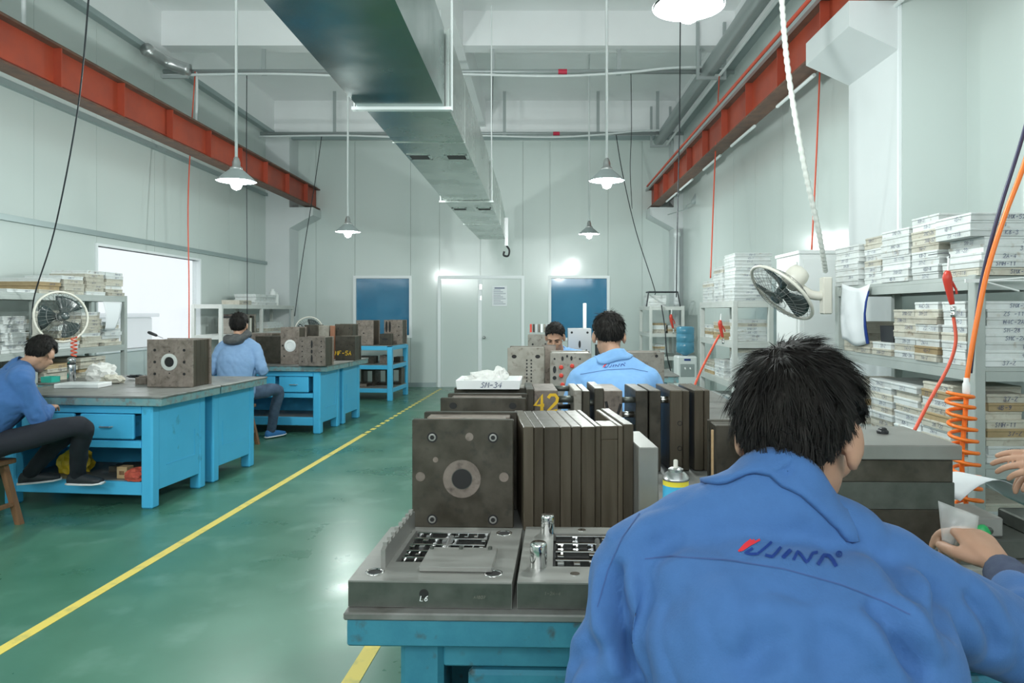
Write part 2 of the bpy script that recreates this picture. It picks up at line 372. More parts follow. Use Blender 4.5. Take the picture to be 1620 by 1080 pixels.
# left window
m = MB()
for (lo, hi) in (((8.15, .99), (8.18, 2.30)), ((10.65, .99), (10.68, 2.30)), ((8.18, 2.27), (10.65, 2.30)), ((8.18, .99), (10.65, 1.02))):
    m.bb((XL-.09, lo[0], lo[1]), (XL+.02, hi[0], hi[1]))
w3 = struct(m.obj('window_3', X['white_trim'])); w3['label'] = 'bright window in the left wall'
m = MB(); m.bb((XL-.05, 8.18, 1.02), (XL-.04, 10.65, 2.27)); m.obj('pane', X['glass'], w3)
for n, (a, b) in ((4, (-4.6, -1.4)), (5, (-.7, 2.5))):  # unseen rear windows, added as openings for the fill lights
    m = MB(); framebox(m, a, b, 2.6, 4.7, YR-.09, YR, .06); m.bb(((a+b)/2-.03, YR-.09, 2.66), ((a+b)/2+.03, YR, 4.64)); w_ = struct(m.obj('window_%d' % n, X['white_trim']))
    m = MB(); m.bb((a+.06, YR-.05, 2.66), (b-.06, YR-.045, 4.64)); m.obj('pane', X['glass'], w_)
# what the left window looks on to: a pale yard and a low white block
m = MB(); m.bb((-30, -12, -.12), (XL-.12, 26, -.02)); struct(m.obj('ground_outside', X['conc']))
t = thing('site_cabin', 'pale low cabin seen through the bright left window', 'cabin', (-9.2, 13.3, -.02))
m = MB(); m.cbox((0, 0, .7), (2.2, 2.6, 1.4), .03); m.obj('wall_shell', X['white'], t)
m = MB(); m.cbox((0, 0, 1.44), (2.4, 2.8, .08), .02); m.obj('roof', X['conc'], t)
# columns with corbels
def column(n, lo, hi, corb, label):
    m = MB(); m.bb(lo, hi); c_ = struct(m.obj('column_%d' % n, X['column'])); c_['label'] = label
    xf, xt, y0, y1, zt, zlo, zhi = corb       # face x, tip x, y range, top z, low z at face, low z at tip
    m = MB(); vs = [(xf, y0, zt), (xt, y0, zt), (xt, y0, zhi), (xf, y0, zlo)]
    m.add(vs+[(a, y1, c2) for a, b, c2 in vs], [(0,1,2,3), (4,5,6,7), (0,1,5,4), (1,2,6,5), (2,3,7,6), (3,0,4,7)]); m.obj('corbel', X['column'], c_)
    return c_
c1 = column(1, (2.32, 4.48, 0), (XR, 5.2, 5.0), (2.32, 2.0, 4.48, 5.2, 3.50, 3.185, 3.335), 'white column with a corbel on the right wall')
m = MB(); m.bb((2.315, 4.47, 0), (2.335, 4.49, 5.0)); m.obj('corner_bead', X['white_trim'], c1)
m = MB(); m.bb((2.336, 4.466, 0), (XR, 4.479, 5.0)); m.obj('panel', X['panel'], c1)
column(2, (XL, 13.25, 0), (-4.75, YB, 4.9), (-4.75, -4.3, 13.25, YB, 3.48, 3.08, 3.33), 'white column with a corbel in the far left corner')
column(3, (2.58, 13.25, 0), (XR, YB, 4.9), (2.58, 2.12, 13.25, YB, 3.48, 3.08, 3.33), 'white column with a corbel in the far right corner')
# ---------------------------------------------------------------- crane beams
def crane_beam(xc, sgn, label):
    t = thing('crane_beam', label, 'beam', (xc, YR+.2, 3.5))
    L_ = YB-YR-.22
    m = MB(); m.bb((-.008, 0, .02), (.008, L_, .38)); m.obj('web', X['red'], t)
    m = MB(); m.bb((-.09, 0, 0), (.09, L_, .02)); m.obj('bottom_flange', X['darkrust'], t)
    m = MB(); m.bb((-.09, 0, .38), (.09, L_, .40)); m.obj('top_flange', X['darkrust'], t)
    m = MB(); m.bb((-.025, 0, .40), (.025, L_, .44)); m.obj('rail', X['darkrust'] if sgn > 0 else X['red'], t)
    k = 0; y = .5; me = None
    while y < L_:
        if me is None:
            mm = MB(); mm.bb((.008, -.006, .02), (.08, .006, .38)); mm.bb((-.08, -.006, .02), (-.008, .006, .38)); me = mm.mesh('stiffener', X['red'])
        link('stiffener', me, t, (0, y, 0)); y += .96
    return t
crane_beam(-4.40, 1, 'long red steel crane beam along the left wall')
cb2 = crane_beam(2.24, -1, 'long red steel crane beam along the right wall')
m = MB(); m.cyl((-.10, 0, .46), (-.10, 17.5, .46), .018, n=8); m.obj('red_conductor', X['redhose'], cb2)
m = MB(); m.bb((-.13, 0, .36), (-.095, 17.5, .40)); m.obj('conductor_strip', X['pipe'], cb2)
for k, y in enumerate((8.2, 9.6, 11.2, 12.6, 14.2, 15.4)):
    m = MB(); m.cyl((.06, y, -.03), (.06, y+.9, -.03), .016, n=8); m.obj('tube_sleeve', X['white_cable'], cb2)
# ---------------------------------------------------------------- air duct
du = thing('air_duct', 'galvanised rectangular air duct hanging under the ceiling', 'duct', (0, 0, 2.8))
segs = [(-2.5, 1.0, -1.15, -.60, 'galv_reflection'), (1.0, 2.86, -1.15, -.60, 'galv_reflection'), (2.86, 4.42, -1.15, -.60, 'galv_reflection'), (4.46, 5.36, -1.115, -.575, 'galv'), (5.36, 8.15, -1.11, -.575, 'galv'), (8.24, 10.4, -1.11, -.575, 'galv')]
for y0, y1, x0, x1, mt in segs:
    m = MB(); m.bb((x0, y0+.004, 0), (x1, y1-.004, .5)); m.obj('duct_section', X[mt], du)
m = MB(); vs = [(-1.11, 10.4, 0), (-.575, 10.4, 0), (-.575, 10.4, .5), (-1.11, 10.4, .5), (-1.06, 12.5, -.01), (-.60, 12.5, -.01), (-.60, 12.5, .42), (-1.06, 12.5, .42)]
m.add(vs, [(0,1,2,3), (4,5,6,7), (0,1,5,4), (1,2,6,5), (2,3,7,6), (3,0,4,7)]); m.obj('duct_end', X['galv'], du)
for y, x0, x1 in ((4.44, -1.17, -.575), (8.2, -1.15, -.55), (2.86, -1.16, -.595), (5.36, -1.12, -.57), (10.4, -1.12, -.57)):
    m = MB(); e = .02 if y in (4.44, 8.2) else .006; yy = .022 if y in (4.44, 8.2) else .006
    m.bb((x0-e, y-yy, -e), (x1+e, y+yy, 0)); m.obj('flange', X['white_trim'] if y == 4.44 else X['galv'], du); e *= .4
    m = MB(); m.bb((x1, y-yy*.5, 0), (x1+e, y+yy*.5, .5)); m.bb((x0-e, y-yy*.5, 0), (x0, y+yy*.5, .5)); m.obj('side_seam', X['galv'], du)
for y in (5.86, 8.85):
    for xc in (-1.0, -.69):
        m = MB(); a, b = .095, .10
        m.bb((xc-a, y-b, -.006), (xc-a+.018, y+b, 0)); m.bb((xc+a-.018, y-b, -.006), (xc+a, y+b, 0)); m.bb((xc-a, y-b, -.006), (xc+a, y-b+.02, 0)); m.bb((xc-a, y+b-.02, -.006), (xc+a, y+b, 0))
        g_ = m.obj('vent', X['galv'], du); m = MB(); m.bb((xc-a+.018, y-b+.02, -.004), (xc+a-.018, y+b-.02, .002)); m.obj('vent_opening', X['hole'], g_)
for y in (4.44, 8.2, 1.0):
    for xc in (-1.16, -.555):
        m = MB(); m.cyl((xc, y, -.02), (xc, y, 2.3 if xc > -1 else 2.7), .008, n=6); m.obj('hanger_rod', X['white_cable'], du)
t = thing('hanging_hook', 'small dark hook hanging at the far end of the duct', 'hook', (-.574, 12.45, 2.55))
m = MB(); m.bb((-.03, -.02, .12), (.03, .02, .62)); m.obj('bracket', X['satin'], t)
m = MB(); m.tube(smooth_path([(0, 0, .12), (.05, 0, .04), (.03, 0, -.06), (-.05, 0, -.05), (-.04, 0, .02)], 5), .018, 6); m.obj('hook', X['black'], t)
# ---------------------------------------------------------------- pipes under the ceiling
def pipe_run(y, label, cabs):
    t = thing('cable_conduit', label, 'pipe', (0, y, 4.78))
    m = MB(); m.cyl((-5.14, 0, 0), (2.68, 0, 0), .032, n=10); m.obj('conduit', X['pipe'], t, True)
    m = MB(); m.tube(smooth_path([(-5.14, -.06, -.07), (-3.6, -.06, -.05), (-2.2, -.06, -.09), (-1.2, -.05, -.05), (.2, -.06, -.08), (1.2, -.06, -.03), (1.8, -.06, .03), (2.5, -.06, .05)], 6), .018, 6); m.obj('white_cable', X['white_cable'], t, True)
    m = MB(); m.cyl((.27, 0, 0), (.39, 0, 0), .036, n=10); m.obj('red_tape', X['redtape'], t)
    for x in (-3.77, -1.9, -.63, 1.1, 2.2):
        m = MB(); m.bb((x-.028, -.01, .0), (x+.028, .01, .33 if y < 10 else .78)); m.bb((x-.035, -.04, -.04), (x+.035, .04, -.025)); m.obj('hanger', X['pipe'], t)
    return t
pipe_run(9.53, 'grey conduit with red tape band crossing the middle of the ceiling', 1)
pipe_run(12.85, 'grey conduit with red tape band crossing near the far wall', 2)
t = thing('round_pipe', 'thick grey round pipe along the right side of the ceiling', 'pipe', (2.32, 0, 4.78))
m = MB(); m.cyl((0, -3, 0), (0, 13.4, 0), .105, n=18); m.obj('tube', X['pipe'], t, True)
m = MB(); m.tube([(.10, -3, -.13), (.10, 9, -.13), (.11, 13.2, -.12)], .02, 6); m.obj('white_cable', X['white_cable'], t)
for y in (9.35, 13.2):
    m = MB(); m.bb((-.2, y-.02, -.17), (.2, y+.02, -.13)); m.bb((-.2, y-.02, -.13), (-.16, y+.02, .6)); m.bb((.16, y-.02, -.13), (.2, y+.02, .6)); m.obj('u_hanger', X['pipe'], t)
t = thing('pipe_elbow', 'shiny pipe elbow where conduit meets the left wall', 'pipe', (-5.02, 9.2, 4.80))
m = MB(); m.tube(smooth_path([(0, -.3, .05), (.02, 0, .04), (.12, .12, 0), (.32, .16, -.06)], 5), .085, 12); m.obj('elbow', X['satin'], t, True)
m = MB(); m.bb((.0, .05, -.2), (.35, .09, -.16)); m.obj('bracket', X['pipe'], t)
# downpipe in the far right corner
t = thing('down_pipe', 'shiny white vertical pipe in the far right corner', 'pipe', (2.62, 13.15, 0))
m = MB(); m.cyl((0, 0, 0), (0, 0, 3.05), .055, n=14); m.obj('tube', X['white_trim'], t, True)
m = MB(); m.lathe([(.065, 0), (.065, .1)], (0, 0, 1.6), 14); m.obj('coupling', X['white_trim'], t, True)
m = MB(); m.lathe([(.065, 0), (.065, .1)], (0, 0, 2.9), 14); m.obj('coupling', X['white_trim'], t, True)
# ---------------------------------------------------------------- pendant lamps
LAMPS = [((-2.63, 6.05, 2.63), 'white enamel pendant lamp hanging before the left crane beam', .165, 1), ((-2.55, 9.3, 2.56), 'small far pendant lamp left of the air duct', .165, 1),
         ((.638, 6.5, 2.72), 'white enamel pendant lamp right of the air duct', .165, 1), ((.80, 11.0, 2.72), 'farthest pendant lamp, before the right blue window', .165, 1),
         ((.69, 3.2, 2.90), 'nearest pendant lamp, cut by the top edge of the photo', .165, 1), ((-2.6, 2.6, 2.7), 'pendant lamp over the aisle, left of the camera', .165, 1),
         ((-2.6, -.9, 2.8), 'pendant lamp behind the camera, left row', .165, 0)]
def lamp(loc, label, r, vis):
    t = thing('pendant_lamp', label, 'lamp', loc, group='pendant lamps')
    m = MB(); m.cyl((0, 0, .16), (0, 0, ZS-loc[2] if not (5.0 < loc[1] < 5.5) else 2.2), .013, n=8); m.obj('rod', X['white_cable'], t, True)
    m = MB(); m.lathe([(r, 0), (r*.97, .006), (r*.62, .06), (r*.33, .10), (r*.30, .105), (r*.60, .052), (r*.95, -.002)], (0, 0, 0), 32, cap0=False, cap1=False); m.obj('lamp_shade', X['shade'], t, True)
    m = MB(); m.lathe([(.055, .095), (.05, .12), (.034, .13), (.034, .165), (.022, .20), (.014, .21)], (0, 0, 0), 16); m.obj('socket', X['satin'], t, True)
    m = MB(); m.lathe([(.012, -.075), (.034, -.064), (.047, -.036), (.047, .0), (.03, .05), (.02, .095)], (0, 0, 0), 16); m.obj('bulb', X['bulb'], t, True)
    l = bpy.data.lights.new('lamp_light', 'POINT'); l.energy = LAMP_W; l.color = (.93, 1.0, .975); l.shadow_soft_size = .06
    lo = bpy.data.objects.new('lamp_light', l); COL.objects.link(lo); lo.parent = t; lo.location = (0, 0, -.15)
for a in LAMPS: lamp(*a)
t = thing('wall_spotlight', 'small bright spotlight by the far right corbel', 'lamp', P(1094, 321, 12.2))
m = MB(); M_ = Matrix.Rotation(math.radians(55), 4, 'Y'); m.lathe([(.03, 0), (.05, .03), (.11, .17), (.115, .19)], (0, 0, 0), 18, M_, cap1=False); m.obj('lamp_shade', X['shade'], t, True)
m = MB(); m.lathe([(.02, .05), (.05, .1), (.05, .16), (.02, .19)], (0, 0, 0), 14, M_); m.obj('bulb', X['bulb'], t, True)
m = MB(); m.tube([(0, 0, 0), (-.08, .02, -.04), (XR-P(1094, 321, 12.2).x if False else -.1, .1, -.1), (-.3, .6, -.12)], .012, 6); m.obj('bracket_arm', X['pipe'], t)
# ---------------------------------------------------------------- writing (stroke lettering)
GL = {'0': [[(0,.2),(.15,0),(.45,0),(.6,.2),(.6,.8),(.45,1),(.15,1),(0,.8),(0,.2)]], '1': [[(.1,.8),(.32,1),(.32,0)]],
 '2': [[(0,.8),(.15,1),(.45,1),(.6,.8),(.55,.55),(0,0),(.6,0)]], '3': [[(0,.9),(.3,1),(.55,.8),(.25,.55),(.6,.3),(.4,0),(0,.1)]],
 '4': [[(.45,0),(.45,1),(0,.35),(.6,.35)]], '5': [[(.6,1),(.05,1),(.02,.55),(.4,.6),(.6,.35),(.4,0),(0,.08)]],
 '6': [[(.5,1),(.1,.6),(0,.2),(.25,0),(.55,.2),(.45,.5),(.05,.4)]], '7': [[(0,1),(.6,1),(.2,0)]],
 '8': [[(.3,.55),(.05,.8),(.3,1),(.55,.8),(.3,.55),(0,.25),(.3,0),(.6,.25),(.3,.55)]], '9': [[(.55,.6),(.2,.5),(.05,.8),(.3,1),(.55,.8),(.5,.3),(.2,0)]],
 '-': [[(.05,.45),(.55,.5)]], 'A': [[(0,0),(.3,1),(.6,0)], [(.12,.4),(.48,.4)]], 'B': [[(0,0),(0,1),(.4,.95),(.5,.75),(.1,.55),(.6,.3),(.4,0),(0,0)]],
 'M': [[(0,0),(.05,1),(.3,.4),(.55,1),(.65,0)]], 'S': [[(.55,.9),(.25,1),(.05,.75),(.5,.4),(.35,.03),(0,.1)]], 'N': [[(0,0),(0,1),(.55,0),(.55,1)]],
 'F': [[(0,0),(0,1),(.55,1)], [(0,.55),(.4,.55)]], 'H': [[(0,0),(0,1)], [(.55,0),(.55,1)], [(0,.5),(.55,.5)]], 'C': [[(.6,.85),(.3,1),(0,.6),(.1,.1),(.55,.08)]],
 'K': [[(0,0),(0,1)], [(.55,1),(0,.45),(.6,0)]], 'Z': [[(0,1),(.55,1),(0,0),(.6,0)]], 'L': [[(0,1),(0,0),(.5,0)]], 'X': [[(0,0),(.55,1)], [(0,1),(.55,0)]], ' ': []}
def strokes(text, h, slant=.15, adv=.85):
    out = []; x = 0
    for ch in text:
        for s_ in GL.get(ch, []): out.append([((x+px+slant*py)*h, py*h) for px, py in s_])
        x += adv
    wd = (x-.25)*h
    return [[(px-wd/2, py) for px, py in s_] for s_ in out], wd
def ribbons(lines, wd):                      # flat ribbons in (u,v)
    vs, fs = [], []
    for ln in lines:
        b = len(vs)
        for k, p in enumerate(ln):
            a = Vector(ln[max(k-1, 0)]); c_ = Vector(ln[min(k+1, len(ln)-1)]); d = (c_-a)
            if d.length < 1e-9: d = Vector((1, 0))
            d.normalize(); n = Vector((-d.y, d.x))*wd/2; q = Vector(p); vs += [q-n, q+n]
        fs += [(b+2*k, b+2*k+2, b+2*k+3, b+2*k+1) for k in range(len(ln)-1)]
    return vs, fs
def text_mesh(text, h, wd, mt, slant=.15, adv=.85):          # in local x,z plane facing -y
    ls, _ = strokes(text, h, slant, adv); vs, fs = ribbons(ls, wd); m = MB()
    m.add([(u, 0, v) for u, v in vs], fs); return m.mesh('handwriting', mt)
# ---------------------------------------------------------------- benches
def bench(label, loc, rz, w_, d, h, ndr=2, worn=False, group=None, hollow=True):
    t = thing('work_bench', label, 'workbench', loc, rz, group)
    bl = X['blue_worn'] if worn else X['blue']
    m = MB(); m.cbox((0, 0, h-.008), (w_, d, .016), .003); m.obj('steel_top', X['top'], t)
    m = MB(); m.cbox((0, 0, h-.045), (w_-.012, d-.012, .058), .004); m.obj('top_frame', X['blue_edge'] if not worn else X['blue_worn'], t)
    iw, idp = w_-.22, d-.10; lw = .095; zt = h-.074
    for sx in (-1, 1):
        for sy in (-1, 1):
            m = MB(); m.cbox((sx*(iw/2-lw/2), sy*(idp/2-.045), zt/2), (lw, .09, zt), .012); m.obj('leg', bl, t)
    for sx in (-1, 1):
        xx = sx*(iw/2-.012)
        m = MB(); m.cbox((xx, 0, (zt+.13)/2), (.016, idp-.17, zt-.13), .003); sp = m.obj('side_panel', bl, t)
        m = MB(); m.bb((xx+sx*.008-.003, -idp*.25, .30), (xx+sx*.008+.003, idp*.28, .306)); m.bb((xx+sx*.008-.003, idp*.28, .306), (xx+sx*.008+.003, idp*.286, .52)); m.obj('weld_line', bl, sp)
    m = MB(); m.cbox((0, -idp/2+.03, zt-.035), (iw-2*lw, .05, .06), .004); m.obj('front_rail', bl, t)
    m = MB(); m.cbox((0, -idp/2+.03, zt-.30), (iw-2*lw, .05, .055), .004); m.obj('lower_rail', bl, t)
    m = MB(); m.cbox((0, -idp/2+.03, .15), (iw-2*lw, .04, .10), .004); m.obj('shelf_rail', bl, t)
    m = MB(); m.cbox((0, .0, .195), (iw-.05, idp-.10, .012), .003); m.obj('bottom_shelf', X['top'], t)
    m = MB(); m.cbox((0, idp/2-.03, .45), (iw-2*lw, .012, zt-.2), .003); m.obj('back_panel', bl, t)
    aw = (iw-2*lw-.06)/ndr
    for k in range(ndr):
        xc = -(iw-2*lw)/2+.03+aw*(k+.5); dw = aw-.05
        m = MB(); m.cbox((xc, -idp/2+.012, zt-.165), (dw, .03, .19), .008); m.bb((xc-dw/2+.02, -idp/2+.027, zt-.25), (xc+dw/2-.02, .05, zt-.09)); dr = m.obj('drawer', bl, t)
        m = MB(); m.tube([(xc-.05, -idp/2-.002, zt-.165), (xc-.04, -idp/2-.025, zt-.165), (xc+.04, -idp/2-.025, zt-.165), (xc+.05, -idp/2-.002, zt-.165)], .006, 6); m.obj('handle', X['satin'], dr)
    return t
TH = math.radians(-6); R_ = Vector((math.cos(TH), math.sin(TH), 0)); D_ = Vector((-math.sin(TH), math.cos(TH), 0))
def place(nr, w_, d): return Vector(nr)-R_*w_/2+D_*d/2
bench('blue steel workbench with drawer, nearest on the left', place((-2.82, 5.2, 0), 1.45, .80), TH, 1.45, .80, .86, 2)
bench('blue workbench backing on to the nearest left bench', place(Vector((-2.82, 5.2, 0))+D_*.815, 1.75, .80), TH+PI, 1.75, .80, .86, 2)
bench('blue workbench with molds before the seated man in grey hood', place((-2.56, 8.42, 0), 1.75, .72), TH, 1.75, .72, .84, 3)
bench('blue workbench behind the mold bench on the left', place(Vector((-2.56, 8.42, 0))+D_*.73, 1.75, .72), TH+PI, 1.75, .72, .84, 3)
TH2 = math.radians(-1.5); R2 = Vector((math.cos(TH2), math.sin(TH2), 0)); D2 = Vector((-math.sin(TH2), math.cos(TH2), 0))
def place2(nl, w_, d): return Vector(nl)+R2*w_/2+D2*d/2
bench('worn teal-blue workbench carrying opened mold plates, in the foreground', place2((-.415, 1.475, 0), 1.75, .82), TH2, 1.75, .82, .86, 3, True)
bench('blue workbench under the mold row behind the foreground bench', place2(Vector((-.415, 1.475, 0))+D2*.835, 1.75, .82), TH2+PI, 1.75, .82, .86, 3)
bench('blue workbench in front of the man with printed back', place2((-.40, 4.12, 0), 1.75, .80), TH2, 1.75, .80, .86, 3)
bench('blue workbench of the man facing the camera', place2((-.38, 4.935, 0), 1.75, .80), TH2+PI, 1.75, .80, .86, 3)
bench('blue workbench behind the man facing the camera', place2((-.35, 6.95, 0), 1.75, .80), TH2, 1.75, .80, .86, 3)
# blue open rack
def blue_rack():
    nr = Vector((-2.45, 11.6, 0)); w_, d = 1.15, .95
    t = thing('open_steel_table', 'blue open-frame steel table with two lower shelves by the far window', 'table', nr-R_*w_/2+D_*d/2, TH)
    for sx in (-1, 1):
        for sy in (-1, 1):
            m = MB(); m.cbox((sx*(w_/2-.04), sy*(d/2-.04), .45), (.08, .08, .90), .006); m.obj('leg', X['blue'], t)
    for z, nm in ((.88, 'upper'), (.56, 'middle'), (.17, 'lower')):
        for sx in (-1, 1): m = MB(); m.cbox((sx*(w_/2-.03), 0, z), (.05, d-.16, .07), .004); m.obj('side_rail', X['blue'], t)
        for sy in (-1, 1): m = MB(); m.cbox((0, sy*(d/2-.03), z), (w_-.16, .05, .07), .004); m.obj('cross_rail', X['blue'], t)
        m = MB(); m.cbox((0, 0, z+.04), (w_-.02, d-.02, .012), .002); m.obj('shelf', X['top'], t)
blue_rack()
# ---------------------------------------------------------------- mould bases
def holes_mesh(m, x, z, r, y):
    M_ = Matrix.Translation((x, y, z)) @ Matrix.Rotation(PI/2, 4, 'X')
    m.lathe([(r, -.004), (r, .0015), (r*.72, .0015), (r*.72, -.003)], (0, 0, 0), 14, M_, cap0=False, cap1=True)
def mold(label, loc, rz, w_, h, plates, mt='mold', bolts=(), ring=None, dark=(), red=(), text=None, group=None, side='mold_side', slot=True, cat='mold'):
    """plates: list of (thickness, width factor, height factor) stacked along +y from the front"""
    t = thing('injection_mold', label, cat, loc, rz, group)
    y = 0
    for k, (th, fw, fh) in enumerate(plates):
        m = MB(); m.cbox((0, y+th/2, h*fh/2), (w_*fw, th-.0015, h*fh), .0025)
        m.obj('plate', X[mt] if k in (0, len(plates)-1) else X[side], t); y += th
    if ring:
        x, z, r = ring[:3]; M_ = Matrix.Translation((x, 0, z)) @ Matrix.Rotation(PI/2, 4, 'X')
        m = MB(); m.lathe([(r, -.002), (r, .006), (r*.93, .009), (r*.62, .009), (r*.58, .002)], (0, 0, 0), 28, M_, cap0=False, cap1=False); rg = m.obj('locating_ring', X[ring[3]], t, 'auto')
        m = MB(); m.lathe([(r*.6, -.001), (r*.6, .0022), (r*.25, .0022), (r*.2, .001)], (0, 0, 0), 24, M_, cap0=False); m.obj('sprue_opening', X[ring[4]], rg)
    for x, z, r in bolts:
        m = MB(); M_ = Matrix.Translation((x, 0, z)) @ Matrix.Rotation(PI/2, 4, 'X'); m.lathe([(r, -.001), (r, .0008)], (0, 0, 0), 18, M_); b_ = m.obj('bolt', X['hole'], t)
        m = MB(); m.lathe([(r*.70, .0), (r*.70, .0014), (r*.6, .0018)], (0, 0, 0), 16, M_); m.obj('bolt_head', X['plate'], b_)
        m = MB(); M_ = Matrix.Translation((x, -.0018, z)) @ Matrix.Rotation(PI/2, 4, 'X'); m.lathe([(r*.45, -.001), (r*.45, .0006)], (0, 0, 0), 6, M_); m.obj('socket', X['hole'], b_)
    for x, z, a, b in dark:
        m = MB(); M_ = Matrix.Translation((x, 0, z)) @ Matrix.Rotation(PI/2, 4, 'X') @ Matrix.Diagonal((a, b, 1, 1)); m.lathe([(1, -.001), (1, .0012)], (0, 0, 0), 12, M_); m.obj('hole', X['hole'], t)
    for x, z, r in red:
        m = MB(); M_ = Matrix.Translation((x, 0, z)) @ Matrix.Rotation(PI/2, 4, 'X'); m.lathe([(r, -.001), (r, .012), (r*.6, .016)], (0, 0, 0), 12, M_); m.obj('red_plug', X['redpl'], t)
    if text:
        s_, x, z, hh, wd = text[:5]; link('lettering', text_mesh(s_, hh, wd, X['yellowpaint']), t, (x, -.002, z))
    return t
ST = [(.028, 1, 1), (.035, .9, .985), (.06, .88, .98), (.05, .88, .98), (.05, .9, .985), (.028, 1, 1)]
def plates_n(tot, n=5, rim=.025):
    inner = (tot-2*rim)/max(1, n-2); return [(rim, 1, 1)]+[(inner, .93, .985)]*(n-2)+[(rim, 1, 1)]
ZB = .8615
# nearest left bench
mo = mold('rusty square mold with pale ring standing on the nearest left bench', G(268, 612, ZB)+D_*.0, TH+.02, .40, .40, plates_n(.30, 6), 'mold_rust', side='mold_side',
     ring=(0, .21, .072, 'rack_light', 'hole'), dark=[(-.13, .11, .012, .012), (.13, .11, .012, .012), (-.13, .21, .012, .012), (.13, .21, .012, .012), (-.13, .31, .012, .012), (.13, .31, .012, .012), (0, .30, .006, .006), (0, .115, .006, .006)])
# mould bench (far left pair)
ZC = .8415
def onC(x0, x1, ytop, ybot, Y=None):
    p = G((x0+x1)/2, ybot, ZC); s_ = p.y/F; return p, (x1-x0)*s_, (ybot-ytop)*s_
p, w_, h_ = onC(470, 514, 533, 579); p = p+D_*.02
mold('rusty mold with two columns of holes at the corner of the mold bench', p, TH-.02, w_, h_, plates_n(.26, 6), 'mold_rust', dark=[(sx*.12, h_*(.15+.175*k), .008, .008) for sx in (-1, 1) for k in range(5)]+[(0, h_*.75, .012, .05), (0, h_*.5, .012, .025), (0, h_*.25, .012, .05)])
p, w_, h_ = onC(443, 490, 520, 577.5); p = p+D_*.05-R_*.0; w1, h1 = w_, h_
mold('taller rusty mold with white disc behind the corner mold', P(458, 577, 8.62)*1.0+Vector((0, 0, ZC-P(458, 577, 8.62).z)), TH-.02, .235, .46, plates_n(.22, 5), 'mold_rust', ring=(.01, .23, .075, 'white', 'white'), dark=[(-.09, .23, .012, .012), (-.07, .1, .01, .01)])
def onCY(xc, Y): q = P(xc, 570, Y); q.z = ZC; return q
mold('long dark oily mold lying beside the seated man', onCY(424, 8.8), TH, .34, .34, plates_n(.3, 5), 'mold', side='mold')
mold('dark mold lettered in yellow at the end of the mold bench', onCY(546, 9.30), TH, .27, .325, plates_n(.24, 5), 'mold', text=('MF-5A', -.03, .07, .055, .010), dark=[(.03, .2, .006, .006), (.1, .2, .006, .006)])
mold('dark open-sided mold in the back row of the mold bench', onCY(492, 9.5), TH, .19, .47, plates_n(.2, 5), 'mold', dark=[(-.03, .4, .008, .05)])
mold('pale-edged mold in the back row of the mold bench', onCY(512, 9.52), TH, .15, .46, [(.03, 1, 1), (.05, .9, 1), (.05, .9, 1), (.04, 1, 1)], 'mold_light')
mold('thin upright tan plate in the back row of the mold bench', onCY(525.5, 9.50), TH, .06, .46, [(.02, 1, 1), (.02, 1, 1)], 'copper')
mold('dark square mold at the far end of the back row', onCY(544, 9.62), TH, .26, .48, plates_n(.2, 5), 'mold', dark=[(-.08, .42, .01, .01), (.08, .42, .01, .01)])
mold('low dark mold stack behind the hooded man', onCY(405, 9.3), TH, .42, .36, plates_n(.3, 5), 'mold_rust')
# blue open table
ZE = .927
def onE(xc, Y): q = P(xc, 548, Y); q.z = ZE; return q
mold('tall rusty mold on the blue table below the far window', onE(577, 11.75), TH, .30, .42, plates_n(.34, 6), 'mold_rust', dark=[(-.02, .2, .012, .012), (-.1, .36, .009, .009)])
mold('dark wide mold at the right of the blue table', onE(622, 12.15), TH, .33, .42, plates_n(.28, 6), 'mold_rust', dark=[(-.12, .3, .02, .1), (-.06, .3, .02, .1), (.1, .3, .012, .012), (.1, .15, .012, .012)])
mold('small mold with white mark on the blue table', onE(609, 11.72), TH, .19, .19, plates_n(.16, 4), 'mold', dark=[(0, .1, .05, .02)])
for k, (xc, Y, w_, h_, lb) in enumerate(((577, 11.9, .34, .12, 'long dark block on the middle shelf of the blue table'), (607, 11.85, .14, .14, 'small grey block on the middle shelf of the blue table'), (628, 12.2, .12, .09, 'low steel block at the end of the middle shelf'))):
    q = P(xc, 560, Y); q.z = .607; mold(lb, q, TH, w_, h_, plates_n(.2, 4), 'mold' if k != 1 else 'mold_rust')
for k, (xc, Y, lb) in enumerate(((582, 12.0, 'open dark mold frame on the bottom shelf of the blue table'), (603, 12.1, 'middle upright dark frame on the bottom shelf'), (624, 12.2, 'right upright dark frame on the bottom shelf'))):
    q = P(xc, 600, Y); q.z = .217; t = thing('hollow_mold', lb, 'mold', q, TH)
    for sx in (-1, 1): m = MB(); m.cbox((sx*.10, .1, .14), (.05, .2, .28), .003); m.obj('upright', X['mold'], t)
    m = MB(); m.cbox((0, .1, .265), (.15, .2, .03), .003); m.obj('bridge', X['mold'], t)
    m = MB(); m.cbox((0, .1, .02), (.15, .2, .04), .003); m.obj('base', X['mold'], t)
q = P(566, 600, 11.8); q.z = .217; mold('flat dark plates lying at the left of the bottom shelf', q, TH, .3, .05, plates_n(.4, 3), 'mold_rust')
